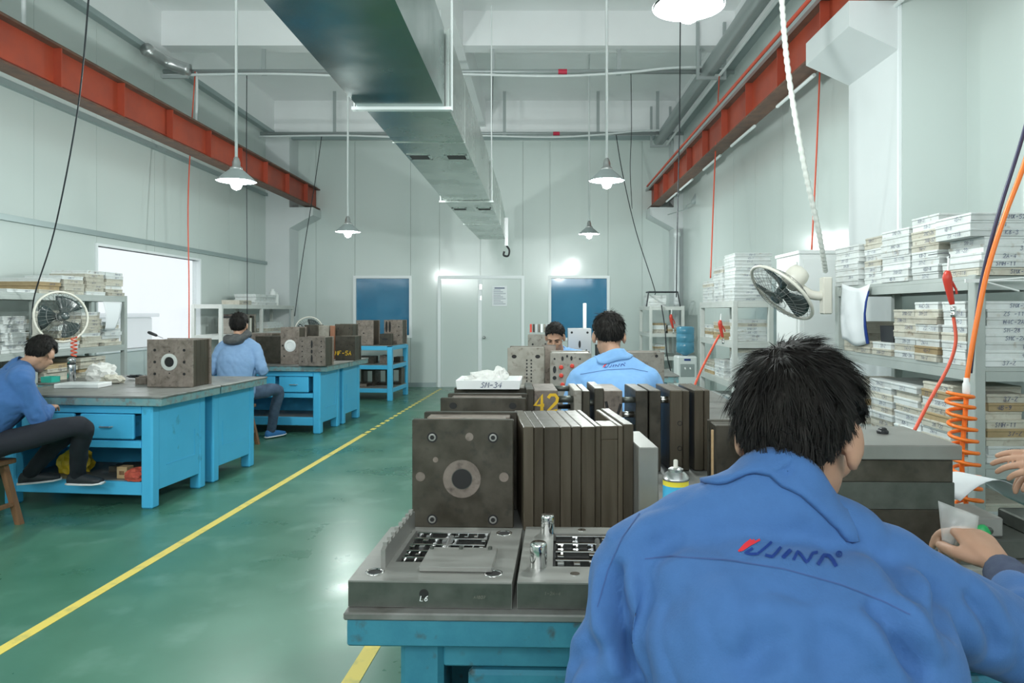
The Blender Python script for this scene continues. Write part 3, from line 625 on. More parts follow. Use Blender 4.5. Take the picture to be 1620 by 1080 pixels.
# ---------------------------------------------------------------- foreground bench moulds
s_ = 2.05/F
Wm = .300
mo = mold('dark square mold facing the aisle, with four corner bolts', (-.224, 2.05, ZB), TH2, Wm, .318, [(.026, 1, 1), (.05, .82, .97), (.05, .80, .97), (.06, .86, .965), (.03, 1, .985)], 'mold', side='mold_rust',
     ring=None, bolts=[(sx*.090, z, .0155) for sx in (-1, 1) for z in (.024, .266)], dark=[])
for r, mt_, y_ in ((.056, 'mold_rust', .0008), (.031, 'plate_side', .0016), (.029, 'hole', .0022)):
    m = MB(); M_ = Matrix.Translation((-.002, 0, .144)) @ Matrix.Rotation(PI/2, 4, 'X'); m.lathe([(r, -.001), (r, y_)], (0, 0, 0), 28, M_); m.obj('sprue_ring', X[mt_], mo)
for x, z, r in ((-.125, .15, .014), (.122, .15, .014), (.02, .268, .012), (-.08, .2, .008)):
    m = MB(); M_ = Matrix.Translation((x, 0, z)) @ Matrix.Rotation(PI/2, 4, 'X'); m.lathe([(r, -.001), (r, .0008)], (0, 0, 0), 16, M_); m.obj('plug', X['mold_rust'], mo)
def recess_top(t, x0, x1, y0, y1, z, mt='copper'):
    m = MB(); m.bb((x0, y0, z), (x1, y1, z+.003)); m.obj('spacer_strip', X[mt], t)
recess_top(mo, -.115, -.02, .028, .07, .3085)
mo = mold('second square mold in the aisle row of the bench', (-.205, 2.56, ZB), TH2, .315, .318, [(.026, 1, 1), (.05, .82, .97), (.05, .80, .97), (.05, .86, .965), (.03, 1, .985)], 'mold', side='mold_rust', dark=[(-.11, .29, .014, .012), (.11, .29, .014, .012)])
recess_top(mo, -.05, .08, .05, .065, .3085)
mo = mold('third square mold in the aisle row, under the foam tray', (-.19, 2.90, ZB), TH2, .325, .318, [(.026, 1, 1), (.05, .86, .985), (.06, .84, .985), (.05, .86, .985), (.03, 1, .985)], 'mold', side='mold_light', dark=[(-.11, .29, .014, .012)])
# rotated plate stack (plates on edge, side by side along x)
def stack_x(label, loc, rz, d, h, edges, mt, hts=None, mats=None, name='injection_mold'):
    t = thing(name, label, 'mold', loc, rz)
    for k, (a, b) in enumerate(edges):
        m = MB(); hh = hts[k] if hts else h
        m.cbox(((a+b)/2, d/2, hh/2), (b-a-.0012, d, hh), .0025); m.obj('plate', X[mats[k] if mats else mt], t)
    return t
e = [0, .031, .060, .109, .142, .171, .213, .297, .328]
st = stack_x('dark thick plate stack standing edge-on beside the square mold', (-.044, 2.02, ZB), math.radians(6.5), .34, .30, [(e[k], e[k+1]) for k in range(6)]+[(.213, .230), (.28, .297), (.297, .328)], 'mold_side', [.302, .300, .300, .300, .300, .299, .300, .300, .304], ['mold_side']*9)
m = MB(); m.cbox((.255, .17, .13), (.049, .34, .26), .002); m.cbox((.255, .05, .28), (.049, .10, .04), .002); m.obj('spacer_block', X['mold_side'], st)
stack_x('small clean steel plate on edge beside the dark plate stack', (.285, 1.98, ZB), math.radians(3), .27, .25, [(0, .058)], 'plate', name='steel_plate')
# opened mould with guide pins
z0 = ZB
op = thing('opened_mold', 'opened mold with spaced plates on horizontal guide pins', 'mold', (0, 2.75, ZB), math.radians(3))
k_ = 2.75/F
for a, b, hh, mt in ((833, 845, .33, 'mold'), (845, 883, .325, 'mold_rust'), (908, 921, .325, 'mold_light'), (922, 934, .322, 'mold'), (941, 956, .332, 'mold'), (956, 986, .322, 'mold_rust'), (1007, 1027, .322, 'mold'), (1029, 1048, .322, 'mold'), (1062, 1083, .322, 'mold_side'), (1083, 1094, .32, 'mold_side'), (1102, 1117, .322, 'mold_side'), (1117.5, 1127, .322, 'mold_side')):
    xa, xb = (a-VX)*k_, (b-VX)*k_; m = MB(); m.cbox(((xa+xb)/2, .13, hh/2), (xb-xa-.001, .26, hh), .003); pl = m.obj('plate', X[mt], op)
    if a == 845: link('lettering', text_mesh('42', .062, .013, X['yellowpaint'], 0, .85), pl, ((xa+xb)/2, -.002, .245))
    if a == 1062:
        for zz in (.09, .19):
            m = MB(); holes_mesh(m, xb-.012, zz, .010, 0); m.obj('bolt', X['hole'], pl)
    if a == 956:
        m = MB(); m.tube(smooth_path([((xa+xb)/2-.03, -.001, .28), ((xa+xb)/2-.01, -.001, .2), ((xa+xb)/2+.01, -.001, .21), ((xa+xb)/2+.03, -.001, .27)], 4), .006, 5); m.obj('paint_mark', X['hole'], pl)
for (a, b, zz, yy, r, mt) in ((883, 908, .285, .04, .014, 'plate_side'), (883, 908, .31, .2, .012, 'plate_side'), (934, 941, .27, .04, .012, 'plate_side'), (986, 1007, .28, .04, .012, 'plate_side'), (986, 1007, .22, .05, .013, 'chrome'), (986, 1007, .17, .05, .01, 'plate_side'), (1048, 1062, .28, .04, .014, 'chrome'), (883, 908, .24, .15, .01, 'hole')):
    m = MB(); m.cyl(((a-VX)*k_-.01, yy, zz), ((b-VX)*k_+.01, yy, zz), r, n=12); m.obj('guide_pin', X[mt], op, True)
# white foam tray with crumpled film on the third mould
tr = thing('foam_tray', 'white foam tray lettered SM-34 holding crumpled plastic film', 'tray', (-.205, 2.945, ZB+.3190), TH2+.01)
def tray(t, w_, d, h, th=.012, mt='foam_clean'):
    m = MB(); f_ = 1.04
    lo = [(-w_/2, -d/2), (w_/2, -d/2), (w_/2, d/2), (-w_/2, d/2)]; hi = [(x*f_, y*f_) for x, y in lo]; ih = [(x*f_*(1-2*th/w_), y*f_*(1-2*th/d)) for x, y in lo]; il = [(x*(1-2*th/w_), y*(1-2*th/d)) for x, y in lo]
    vs = [(x, y, 0) for x, y in lo]+[(x, y, h) for x, y in hi]+[(x, y, h) for x, y in ih]+[(x, y, th) for x, y in il]
    fs = [(0,1,2,3), (12,13,14,15)]
    for a in (0, 4, 8): fs += [(a+k, a+(k+1) % 4, a+4+(k+1) % 4, a+4+k) for k in range(4)]
    m.add(vs, fs); return m.obj('tray_body', X[mt], t)
b_ = tray(tr, .255, .20, .036)
link('handwriting', text_mesh('SM-34', .022, .0028, X['ink'], .3, .8), tr, (.01, -.1045, .007), (math.radians(6), 0, 0))
def crumple(name, parent, c, r, seed, mt, n=2, sub=3, amp=.5, loc=None):
    bm = bmesh.new(); bmesh.ops.create_icosphere(bm, subdivisions=sub, radius=1)
    for v in bm.verts:
        d = v.co.normalized(); k = 1+amp*(noise.ridged_multi_fractal(d*1.7+Vector((seed, seed*.7, 0)), 1, 2, 4, 1, 2)-1.2)*.6
        v.co = Vector((d.x*r[0], d.y*r[1], max(d.z, -.55)*r[2]))*k
    me = bpy.data.meshes.new(name); bm.to_mesh(me); bm.free(); me.materials.append(X[mt]); me.transform(Matrix.Translation(c))
    return link(name, me, parent)
o = crumple('film_wad', None, (0, 0, 0), (.085, .065, .035), 3.1, 'film'); o.location = (-.225, 2.945, ZB+.352); tag(o, 'crumpled clear film heaped in the white lettered tray', 'plastic film')
o = crumple('film_wad', None, (0, 0, 0), (.035, .05, .045), 5.7, 'film'); o.location = (-.165, 2.955, ZB+.358); tag(o, 'small peaked tuft of film at the tray middle', 'plastic film')
# ------ two opened cavity plates lying flat
def cavity_plate(label, loc, rz, w_, d, th, kind):
    t = thing('mold_plate', label, 'mold', loc, rz); h = th
    # plate as frame around a pocket
    if kind == 0: px0, px1, py0, py1 = .075, .275, .115, .345
    else: px0, px1, py0, py1 = .075, .30, .095, .33
    m = MB()
    for lo, hi in (((0, 0, 0), (px0, d, h)), ((px1, 0, 0), (w_, d, h)), ((px0, 0, 0), (px1, py0, h)), ((px0, py1, 0), (px1, d, h)), ((px0, py0, 0), (px1, py1, h-.02))): m.bb(lo, hi)
    m2 = MB(); m2.bb((0, 0, 0), (w_, d, h-.0005))
    pl = m.obj('plate_body', X['plate'], t)
    # front skin in oiled steel
    m = MB(); m.bb((.001, -.0012, .001), (w_-.001, .0, h-.003)); m.obj('front_edge', X['plate_side'], t)
    # inserts: rows of stepped blocks
    nr, nc = (5, 8) if kind == 0 else (4, 6)
    dx, dy = (px1-px0)/nc, (py1-py0)/nr; rr = random.Random(kind+4)
    for r in range(nr):
        m = MB(); yy = py0+dy*(r+.5)
        m.cbox(((px0+px1)/2, yy+dy*.34, h-.010), (px1-px0-.012, dy*.15, .016), .001); ib = m.obj('insert_bar', X['chrome'], t)
        for c_ in range(nc):
            if rr.random() < .12: continue
            xx = px0+dx*(c_+.5); m = MB(); hh = rr.choice((.010, .016, .02))
            m.cbox((xx, yy-dy*.08, h-.02+hh/2), (dx*.40, dy*.26, hh), .001); m.cbox((xx+dx*.08, yy+dy*.12, h-.012), (dx*.16, dy*.40, .012), .001)
            m.obj('insert_block', X[rr.choice(('chrome', 'satin', 'chrome'))], ib)
    m = MB(); m.cyl(((px0+px1)/2, py0+.04, h-.008), ((px0+px1)/2, py1-.03, h-.008), .007, n=10); m.obj('runner_bar', X['satin'], t, True)
    m = MB(); m.bb((px0, py0, h-.0199), (px1, py1, h-.0195)); m.obj('pocket_floor', X['hole'], t)
    for sx in ((.045, w_-.045) if kind == 0 else (w_-.05,)):
        for yy in ((.05, d-.045)):
            m = MB(); m.lathe([(.021, h-.002), (.021, h+.0015), (.016, h+.0015), (.015, h-.008)], (sx, yy, 0), 18, cap0=False, cap1=False); bs = m.obj('bushing', X['chrome'], t, True)
            m = MB(); m.lathe([(.0158, h-.001), (.0158, h+.0006)], (sx, yy, 0), 18); m.obj('bore', X['hole'], bs)
    return t
pA = cavity_plate('flat mold half with rows of inserts, nearest the aisle', (-.412, 1.505, ZB), TH2-.01, .355, .375, .056, 0)
m = MB(); M_ = Matrix.Translation((.165, -.0015, .03)) @ Matrix.Rotation(PI/2, 4, 'X'); m.lathe([(.010, -.001), (.010, .001)], (0, 0, 0), 14, M_); m.obj('cooling_hole', X['hole'], pA)
link('engraving', text_mesh('L6', .011, .0018, X['white'], .2), pA, (.165, -.003, .015)); link('engraving', text_mesh('A1B07', .006, .0009, X['mold_light'], .2), pA, (.285, -.003, .022))
m = MB(); m.cbox((.225, .118, .0625), (.165, .13, .012), .002); m.obj('cover_insert', X['plate'], pA)
for x, yy in ((.15, .17), (.29, .172), (.22, .172)): m = MB(); m.lathe([(.005, 0), (.005, .006)], (x, yy, .0685), 10); m.obj('screw', X['plate_side'], pA)
# toothed strip leaning along the left edge
ts = thing('toothed_strip', 'thin notched steel strip standing along the plate left edge', 'steel strip', (-.352, 1.575, ZB+.0562), TH2-.02)
m = MB(); pts = [(0, 0), (.0, .042)]
for k in range(8): a = .015+k*.036; pts += [(a, .046), (a, .054), (a+.014, .054), (a+.014, .046)]
pts += [(.30, .042), (.30, 0)]
m.prism([(x, y) for x, y in pts], -.005, .005, Matrix.Rotation(PI/2, 4, 'Z') @ Matrix.Rotation(PI/2, 4, 'X')); m.obj('strip', X['plate'], ts)
pB = cavity_plate('flat mold half with two guide pillars, beside the near man', (-.046, 1.495, ZB), TH2-.005, .36, .385, .056, 1)
for x, yy, hh, r in ((.043, .095, .056, .0195), (.060, .335, .050, .0185)):
    m = MB(); m.lathe([(r, .055), (r, .055+hh*.55), (r*.96, .055+hh*.56), (r*.96, .055+hh*.58), (r, .055+hh*.59), (r, .055+hh-.006), (r*.9, .055+hh-.001), (r*.82, .055+hh)], (x, yy, 0), 20); m.obj('guide_pillar', X['chrome'], pB, 'auto')
link('engraving', text_mesh('1-2A-4', .007, .001, X['mold_light'], .2), pB, (.075, -.003, .03))
for x, yy in ((.125, .05), (.15, .36)): m = MB(); m.lathe([(.011, .0555), (.011, .0575), (.006, .0575)], (x, yy, 0), 14); m.obj('bushing', X['chrome'], pB)
# large mould block behind the near man
rb = thing('mold_block', 'wide grey-topped mold block beside the near man', 'mold', (.64, 1.90, ZB), TH2)
m = MB(); m.cbox((.25, .145, .2565), (.505, .32, .040), .003); m.obj('top_plate', X['plate'], rb)
for z0, z1, mt, ins in ((.175, .235, 'mold', .02), (.10, .1745, 'plate_side', .015), (.0, .0995, 'mold', .015)):
    m = MB(); m.cbox((.25, .145, (z0+z1)/2), (.505-ins*2, .30, z1-z0), .002); m.obj('plate', X[mt], rb)
m = MB(); m.lathe([(.016, .277), (.017, .284), (.012, .288), (.012, .291), (.008, .294)], (.375, .17, 0), 14); m.obj('black_clip', X['black'], rb)
mold('small dark mold half hidden left of the near man head', (.66, 2.33, ZB), TH2, .13, .255, plates_n(.14, 4), 'mold', side='mold')
ru = MB(); ru.cbox((0, 0, .13), (.008, .004, .26), .001); ru = ru.obj('wooden_stick', X['wood_pale']); ru.location = (.555, 2.22, ZB); tag(ru, 'pale thin stick standing before the small dark mold', 'stick')
# flat tool tray at the right of the foreground bench
tt = thing('tool_plate', 'flat pale fixture plate lying in front of the mold block', 'fixture', (.86, 1.66, ZB), TH2)
m = MB(); m.cbox((.13, .08, .012), (.30, .16, .024), .002); m.obj('base_plate', X['plate'], tt)
for x in (.06, .16): m = MB(); m.cbox((x, .07, .028), (.075, .08, .010), .001); m.obj('raised_pad', X['plate_side'], tt)
# ------ spray can
t = thing('spray_can', 'yellow and blue spray can with pale nozzle on the bench', 'spray can', (.355, 1.80, ZB))
m = MB(); m.lathe([(.030, 0), (.033, .004), (.033, .204)], (0, 0, 0), 24); m.obj('can_body', X['can_label'], t, True)
m = MB(); m.lathe([(.0333, .10), (.0333, .190)], (0, 0, 0), 24, cap0=False, cap1=False); m.obj('blue_band', X['blue'], t, True)
m = MB(); m.lathe([(.034, .203), (.0355, .207), (.034, .211), (.026, .220), (.0195, .224), (.0195, .231), (.013, .234)], (0, 0, 0), 24); m.obj('dome', X['satin'], t, 'auto')
m = MB(); m.lathe([(.0075, .225), (.0075, .232), (.006, .233), (.0058, .252), (.004, .254)], (0, 0, 0), 12); m.obj('nozzle', X['cream'], t, True)
# ------ middle bench moulds before man with printed back
def on2(xc, Y, z=ZB): q = P(xc, 560, Y); q.z = z; return q
mold('pale mold with two columns of small holes behind the foam tray', on2(832, 4.42), TH2, .235, .405, plates_n(.26, 5), 'mold_light', side='mold_light', dark=[(sx*.014+.02, .15+.022*k, .005, .006) for sx in (-1, 1) for k in range(9)]+[(-.075, .35, .016, .012), (.075, .35, .016, .012)])
mold('mold with red plugs beside the man with printed back', on2(903, 4.20), TH2, .25, .385, plates_n(.28, 5), 'mold_light', side='mold_light', dark=[(-.05, .352, .007, .014), (.004, .354, .007, .014), (-.022, .366, .006, .008), (.055, .35, .006, .006), (-.098, .35, .006, .006), (-.098, .285, .010, .022), (-.098, .235, .012, .012), (.03, .25, .01, .016)],
     red=[(-.058, .30, .013), (.008, .308, .013), (-.058, .25, .013), (-.05, .195, .013)])
mold('long low mold behind the right shoulder of the middle man', on2(1012, 4.55), TH2, .32, .37, plates_n(.2, 4), 'mold_light', side='mold_rust', dark=[(.11, .345, .01, .01)])
mold('low mold top between the two middle men', on2(868, 4.75), TH2, .10, .40, plates_n(.2, 4), 'mold_rust')
# behind man facing the camera
mold('bright square mold with centre slot behind the facing man', on2(917, 7.1), TH2, .24, .46, plates_n(.25, 4), 'satin', side='mold_light', dark=[(-.08, .42, .012, .012), (.08, .42, .012, .012), (0, .3, .012, .04), (.07, .2, .014, .05)])
mold('low pale mold under the box of small parts', on2(852, 7.1), TH2, .22, .40, plates_n(.3, 4), 'mold_light', side='mold_light', dark=[(-.06, .3, .01, .01), (.07, .3, .01, .01)])
t = thing('parts_box', 'open wire box of small coloured parts behind the facing man', 'box', on2(853, 7.2, ZB+.402), TH2)
m = MB(); tray(t, .20, .16, .02, .006, 'rack')
for k in range(7):
    m = MB(); m.cbox((-.085+k*.028, -.02+.03*(k % 2), .055), (.020, .05, .095), .002); m.obj('part', X[('redpl', 'mold', 'satin', 'mold_rust', 'white', 'mold_light', 'satin')[k]], t)
t = thing('white_pole', 'thin white pole standing before the right blue window', 'pole', on2(925, 7.45))
m = MB(); m.lathe([(.02, 0), (.02, .72), (.015, .725)], (0, 0, 0), 12); m.lathe([(.06, 0), (.06, .015), (.022, .02)], (0, 0, 0), 14); m.obj('rod', X['white'], t, True)
t = thing('drill_stand', 'small dark machine with white cap beside the white pole', 'machine', on2(946, 7.1))
m = MB(); m.cbox((0, 0, .01), (.12, .14, .02), .003); m.cyl((0, 0, .02), (0, 0, .3), .03, n=14); m.obj('stand', X['black'], t); m = MB(); m.lathe([(.036, .3), (.038, .36), (.03, .40)], (0, 0, 0), 14); m.obj('cap', X['white'], t, True)
# ---------------------------------------------------------------- shelving racks
def rack(label, xf, xb, y0, y1, bays, shelves, mt='rack', zt=None, post=.05):
    t = thing('shelf_rack', label, 'rack', ((xf+xb)/2, (y0+y1)/2, 0))
    cx, cy = (xf+xb)/2, (y0+y1)/2; H = (zt or shelves[-1])
    pm = MB(); pm.cbox((0, 0, H/2), (post, post, H), .004); pme = pm.mesh('post', X[mt])
    for k in range(bays+1):
        y = y0+(y1-y0)*k/bays
        y = min(max(y, y0+post/2), y1-post/2)
        for x in (xf, xb): link('post', pme, t, (x-cx+(post/2 if x < xb and xf < xb or x == min(xf, xb) else -post/2), y-cy, 0))
    lo, hi = min(xf, xb), max(xf, xb)
    for z in shelves:
        m = MB(); m.bb((lo-cx+.004, y0-cy+.004, z-.018), (hi-cx-.004, y1-cy-.004, z)); s_ = m.obj('shelf', X[mt], t)
        m = MB(); d = .05
        m.bb((lo-cx+.001, y0-cy+post, z-.062), (lo-cx+.012, y1-cy-post, z-.019)); m.bb((hi-cx-.012, y0-cy+post, z-.062), (hi-cx-.001, y1-cy-post, z-.019))
        m.bb((lo-cx+post, y0-cy+.001, z-.062), (hi-cx-post, y0-cy+.012, z-.019)); m.bb((lo-cx+post, y1-cy-.012, z-.062), (hi-cx-post, y1-cy-.001, z-.019)); m.obj('shelf_beam', X[mt], s_)
    return t
BM, TM = {}, {}
WORDS = ['SM-28', 'ZSP-118', 'SMC-2A', 'H4C-2A', 'SMA-37', '45-7', 'SMR-22', '2A-4', 'K8-3', 'SM-31', '1A-7', 'SMH-11', '402-8', '4B-9', 'SMX-52', '37-Z']
brand = random.Random(21)
def box_mesh(L_, W_, T_, mt):
    key = (round(L_, 2), round(W_, 2), round(T_, 3), mt)
    if key not in BM:
        m = MB(); m.box((0, 0, T_*.31), (key[0]-.006, key[1]-.006, T_*.62)); m.cbox((0, 0, T_*.81), (key[0], key[1], T_*.37), .003); BM[key] = m.mesh('foam_box', X[mt])
    return BM[key]
def word_mesh(k, h):
    key = (k, round(h, 3))
    if key not in TM: TM[key] = text_mesh(WORDS[k], h, h*.13, X['ink'], .2, .85)
    return TM[key]
def stack(desc, face, front, a, b, z, n, W_=.36, T_=.034, mix=(.75, .2, .05), group='trays', jit=.006, ends=False, write=.75, shift=None, short=None):
    """stack of foam boxes; face: which way the front looks; front: coordinate of the front plane; a..b: extent along it"""
    L_ = b-a
    for k in range(n):
        mt = brand.choices(('foam', 'foam_old', 'foam_tan'), mix)[0]
        l_ = L_-.004-brand.random()*.02 if not short else short
        w_ = W_-brand.random()*.02; tt = T_
        me = box_mesh(l_, w_, tt, mt); c_ = (a+b)/2+brand.uniform(-jit, jit); ins = brand.uniform(0, jit)+(shift[k] if shift and k < len(shift) else 0)
        if face == 'x-': loc = (front+w_/2+ins, c_, z+k*T_); rz = -PI/2
        elif face == 'x+': loc = (front-w_/2-ins, c_, z+k*T_); rz = PI/2
        else: loc = (c_, front+w_/2+ins, z+k*T_); rz = 0
        o = link('foam_box', me, None, loc, (0, 0, rz+brand.uniform(-.015, .015)))
        colr = {'foam': 'white', 'foam_old': 'yellowed', 'foam_tan': 'tan'}[mt]
        pos = ORD[k] if k < n-1 or n == 1 else 'topmost'
        if n == 1: pos = 'single'
        tag(o, '%s %s box %s' % (pos, colr, desc), 'box', group)
        if brand.random() < write:
            link('handwriting', word_mesh(brand.randrange(len(WORDS)), T_*.5), o, (brand.uniform(-.15, .2)*l_, -w_/2-.0012, T_*.2))
        if ends: link('handwriting', word_mesh(brand.randrange(len(WORDS)), T_*.52), o, (l_/2+.0012, brand.uniform(-.1, .02), T_*.2), (0, 0, PI/2))
# right rack, nearest
S1 = (.41, .83, 1.255, 1.655)
rack('grey steel rack full of white boxes, nearest on the right', 1.90, 2.31, 3.03, 4.46, 1, S1, 'rack', 1.66)
g1 = 'boxes on the near right rack'
z = 1.6565; fx = 1.895
stack('in the farthest stack atop the near right rack', 'x-', fx, 4.12, 4.45, z, 7, .36, .0345, (1, 0, 0), g1)
stack('in the narrow second stack atop the near right rack', 'x-', fx+.02, 3.88, 4.10, z, 8, .34, .0335, (.6, .4, 0), g1)
stack('in the middle stack atop the near right rack', 'x-', fx, 3.56, 3.86, z, 8, .36, .0345, (.8, .2, 0), g1)
stack('in the tall fourth stack atop the near right rack', 'x-', fx, 3.30, 3.55, z, 9, .36, .0345, (.85, .15, 0), g1)
stack('in the front corner stack atop the near right rack', 'x-', fx+.005, 3.005, 3.285, z, 8, .40, .034, (.95, .05, 0), g1, ends=True, shift=[0, .0, .02, .03, .035, -.03, -.03, -.03])
z = 1.2565
stack('at the far end of the near right rack second shelf', 'x-', fx+.03, 4.20, 4.40, z, 5, .3, .036, (.4, .6, 0), g1)
stack('in the low pile under the hanging sheet', 'x-', fx, 3.98, 4.19, z, 2, .3, .036, (.3, .7, 0), g1)
stack('in the low pile nearer the hanging sheet edge', 'x-', fx, 3.74, 3.97, z, 2, .3, .036, (.3, .7, 0), g1)
stack('in the yellowed stack on the second right shelf', 'x-', fx+.01, 3.52, 3.745, z, 7, .32, .036, (.1, .85, .05), g1)
stack('in the tall stack beside the red air gun', 'x-', fx, 3.30, 3.52, z, 8, .34, .036, (.4, .55, .05), g1)
stack('in the stack behind the red hose', 'x-', fx+.005, 3.09, 3.29, z, 8, .18, .036, (.9, .1, 0), g1, write=.5)
stack('facing the camera at the near end, second shelf', 'y-', 3.045, 1.955, 2.252, z, 8, .20, .036, (.8, .2, 0), g1, write=1)
z = .8315
stack('in the far stack on the third right shelf', 'x-', fx+.02, 4.12, 4.40, z, 7, .3, .037, (.2, .6, .2), g1)
stack('in the second stack on the third right shelf', 'x-', fx, 3.74, 4.0, z, 8, .32, .036, (.6, .3, .1), g1, jit=.012)
stack('in the middle stack on the third right shelf', 'x-', fx, 3.47, 3.73, z, 8, .32, .036, (.7, .2, .1), g1, jit=.014)
stack('in the stack behind the red hose, third shelf', 'x-', fx, 3.20, 3.46, z, 9, .32, .036, (.55, .3, .15), g1, jit=.012)
stack('at the near end of the third right shelf', 'y-', 3.05, 1.955, 2.14, z, 8, .13, .038, (.55, .3, .15), g1, jit=.015)
stack('at the near right corner of the third right shelf', 'y-', 3.06, 2.15, 2.30, z, 4, .13, .038, (.5, .4, .1), g1, jit=.01)
z = .4115
stack('in the bottom shelf far stack of the right rack', 'x-', fx, 3.9, 4.3, z, 6, .34, .036, (.5, .5, 0), g1)
stack('in the bottom shelf near stack of the right rack', 'x-', fx, 3.15, 3.5, z, 6, .34, .036, (.5, .5, 0), g1)
# second right rack
rack('grey rack behind the near man head with a tall white stack', 1.90, 2.30, 6.80, 8.20, 1, (.38, .80, 1.20, 1.60), 'rack_light', 1.60)
g2 = 'boxes on the middle right rack'
stack('in the tallest stack atop the middle right rack', 'y-', 6.80, 1.91, 2.29, 1.6015, 14, .40, .0335, (1, 0, 0), g2, write=1)
stack('in the second stack atop the middle right rack', 'x-', 1.91, 7.24, 7.62, 1.6015, 11, .36, .0335, (.8, .2, 0), g2)
stack('in the far stack atop the middle right rack', 'x-', 1.91, 7.65, 8.12, 1.6015, 7, .36, .034, (.7, .3, 0), g2)
stack('facing the camera on the second shelf of the middle rack', 'y-', 6.87, 1.96, 2.27, 1.2015-.40, 9, .3, .036, (.9, .1, 0), g2, write=1)
stack('in the near stack on the upper shelf of the middle rack', 'y-', 6.87, 1.96, 2.27, 1.2015, 6, .3, .036, (.95, .05, 0), g2, write=1)
stack('in the far pile on the upper shelf of the middle rack', 'x-', 1.93, 7.3, 7.7, 1.2015, 5, .34, .036, (.4, .45, .15), g2)
stack('in the farthest pile on the upper shelf of the middle rack', 'x-', 1.93, 7.72, 8.1, 1.2015, 4, .34, .036, (.4, .45, .15), g2)
stack('in the middle pile on the lower shelf of the middle rack', 'x-', 1.93, 7.25, 7.65, .8015, 5, .34, .036, (.6, .35, .05), g2)
stack('in the far pile on the lower shelf of the middle rack', 'x-', 1.93, 7.68, 8.1, .8015, 4, .34, .036, (.6, .35, .05), g2)
stack('in the near pile on the bottom shelf of the middle rack', 'x-', 1.93, 6.9, 7.3, .3815, 7, .34, .036, (.6, .35, .05), g2)
stack('in the far pile on the bottom shelf of the middle rack', 'x-', 1.93, 7.4, 7.9, .3815, 6, .34, .036, (.6, .35, .05), g2)
# far right rack
rack('pale open rack beside the water dispenser', 1.90, 2.50, 11.9, 13.1, 1, (.30, .72, 1.12, 1.58), 'rack_light', 1.59)
g3 = 'boxes on the far right rack'
stack('in the pile atop the far right rack', 'x-', 1.93, 12.3, 12.75, 1.5815, 5, .34, .04, (.8, .2, 0), g3)
stack('in the paper-white pile on the far rack upper shelf', 'y-', 11.95, 1.97, 2.20, 1.1215, 5, .3, .034, (.7, .2, .1), g3)
stack('in the right pile on the far rack upper shelf', 'y-', 11.95, 2.22, 2.45, 1.1215, 4, .3, .034, (.5, .4, .1), g3)
stack('in the pile on the far rack middle shelf', 'y-', 11.95, 1.98, 2.18, .7215, 6, .3, .034, (.5, .4, .1), g3)
stack('in the pile on the far rack lower shelf', 'y-', 11.95, 1.98, 2.30, .3015, 6, .3, .034, (.5, .4, .1), g3)
t = thing('wire_frame', 'black wire frame around the pile atop the far right rack', 'wire frame', (2.1, 12.2, 1.581))
m = MB()
for a, b in (((-.2, -.2, .25), (.3, -.2, .25)), ((-.2, -.2, .25), (-.24, -.22, 0)), ((.3, -.2, .25), (.34, -.22, 0)), ((-.2, .06, .25), (.3, .06, .25)), ((-.2, -.2, .25), (-.2, .06, .25)), ((.3, -.2, .25), (.3, .06, .25))): m.cyl(a, b, .012, n=6)
m.obj('wire', X['wire'], t)
# left rack (two bays along the left wall)
rack('grey steel rack heaped with old boxes beside the left window', -4.60, -5.05, 4.95, 7.78, 2, (.30, .70, 1.13, 1.665), 'rack', 1.67)
g4 = 'boxes on the left rack'; fl_ = -4.605; om = (.35, .6, .05)
stack('in the tallest pile atop the left rack', 'x+', fl_, 7.42, 7.74, 1.6665, 7, .38, .036, om, g4, jit=.02)
stack('in the tallest pile neighbour atop the left rack', 'x+', fl_, 7.08, 7.40, 1.6665, 7, .38, .036, om, g4, jit=.02)
stack('in the third pile atop the left rack', 'x+', fl_, 6.74, 7.06, 1.6665, 5, .38, .036, om, g4, jit=.02)
stack('in the fourth pile atop the left rack', 'x+', fl_, 6.42, 6.72, 1.6665, 4, .38, .036, om, g4, jit=.02)
stack('in the low pile nearest the photo edge atop the left rack', 'x+', fl_, 6.02, 6.38, 1.6665, 1, .38, .03, om, g4, jit=.02)
stack('in the right pile on the left rack upper shelf', 'x+', fl_, 7.36, 7.68, 1.1315, 7, .38, .036, om, g4, jit=.02)
stack('in the middle pile on the left rack upper shelf', 'x+', fl_, 7.02, 7.34, 1.1315, 10, .38, .036, om, g4, jit=.02)
stack('in the pile behind the left fan', 'x+', fl_, 6.68, 7.0, 1.1315, 8, .38, .036, om, g4, jit=.02)
stack('in the white pile by the left rack post', 'x+', fl_, 5.98, 6.28, 1.1315, 9, .36, .036, (.9, .1, 0), g4, jit=.025)
stack('in the pile at the photo left edge', 'x+', fl_, 5.62, 5.94, 1.1315, 8, .36, .036, om, g4, jit=.02)
stack('in the middle pile on the left rack lower shelf', 'x+', fl_, 7.0, 7.42, .7015, 9, .36, .036, (.1, .7, .2), g4, jit=.03)
stack('in the left pile on the left rack lower shelf', 'x+', fl_, 6.5, 6.95, .7015, 8, .36, .036, (.1, .7, .2), g4, jit=.03)
stack('in the near pile on the left rack lower shelf', 'x+', fl_, 6.0, 6.3, .7015, 8, .36, .036, (.1, .7, .2), g4, jit=.03)
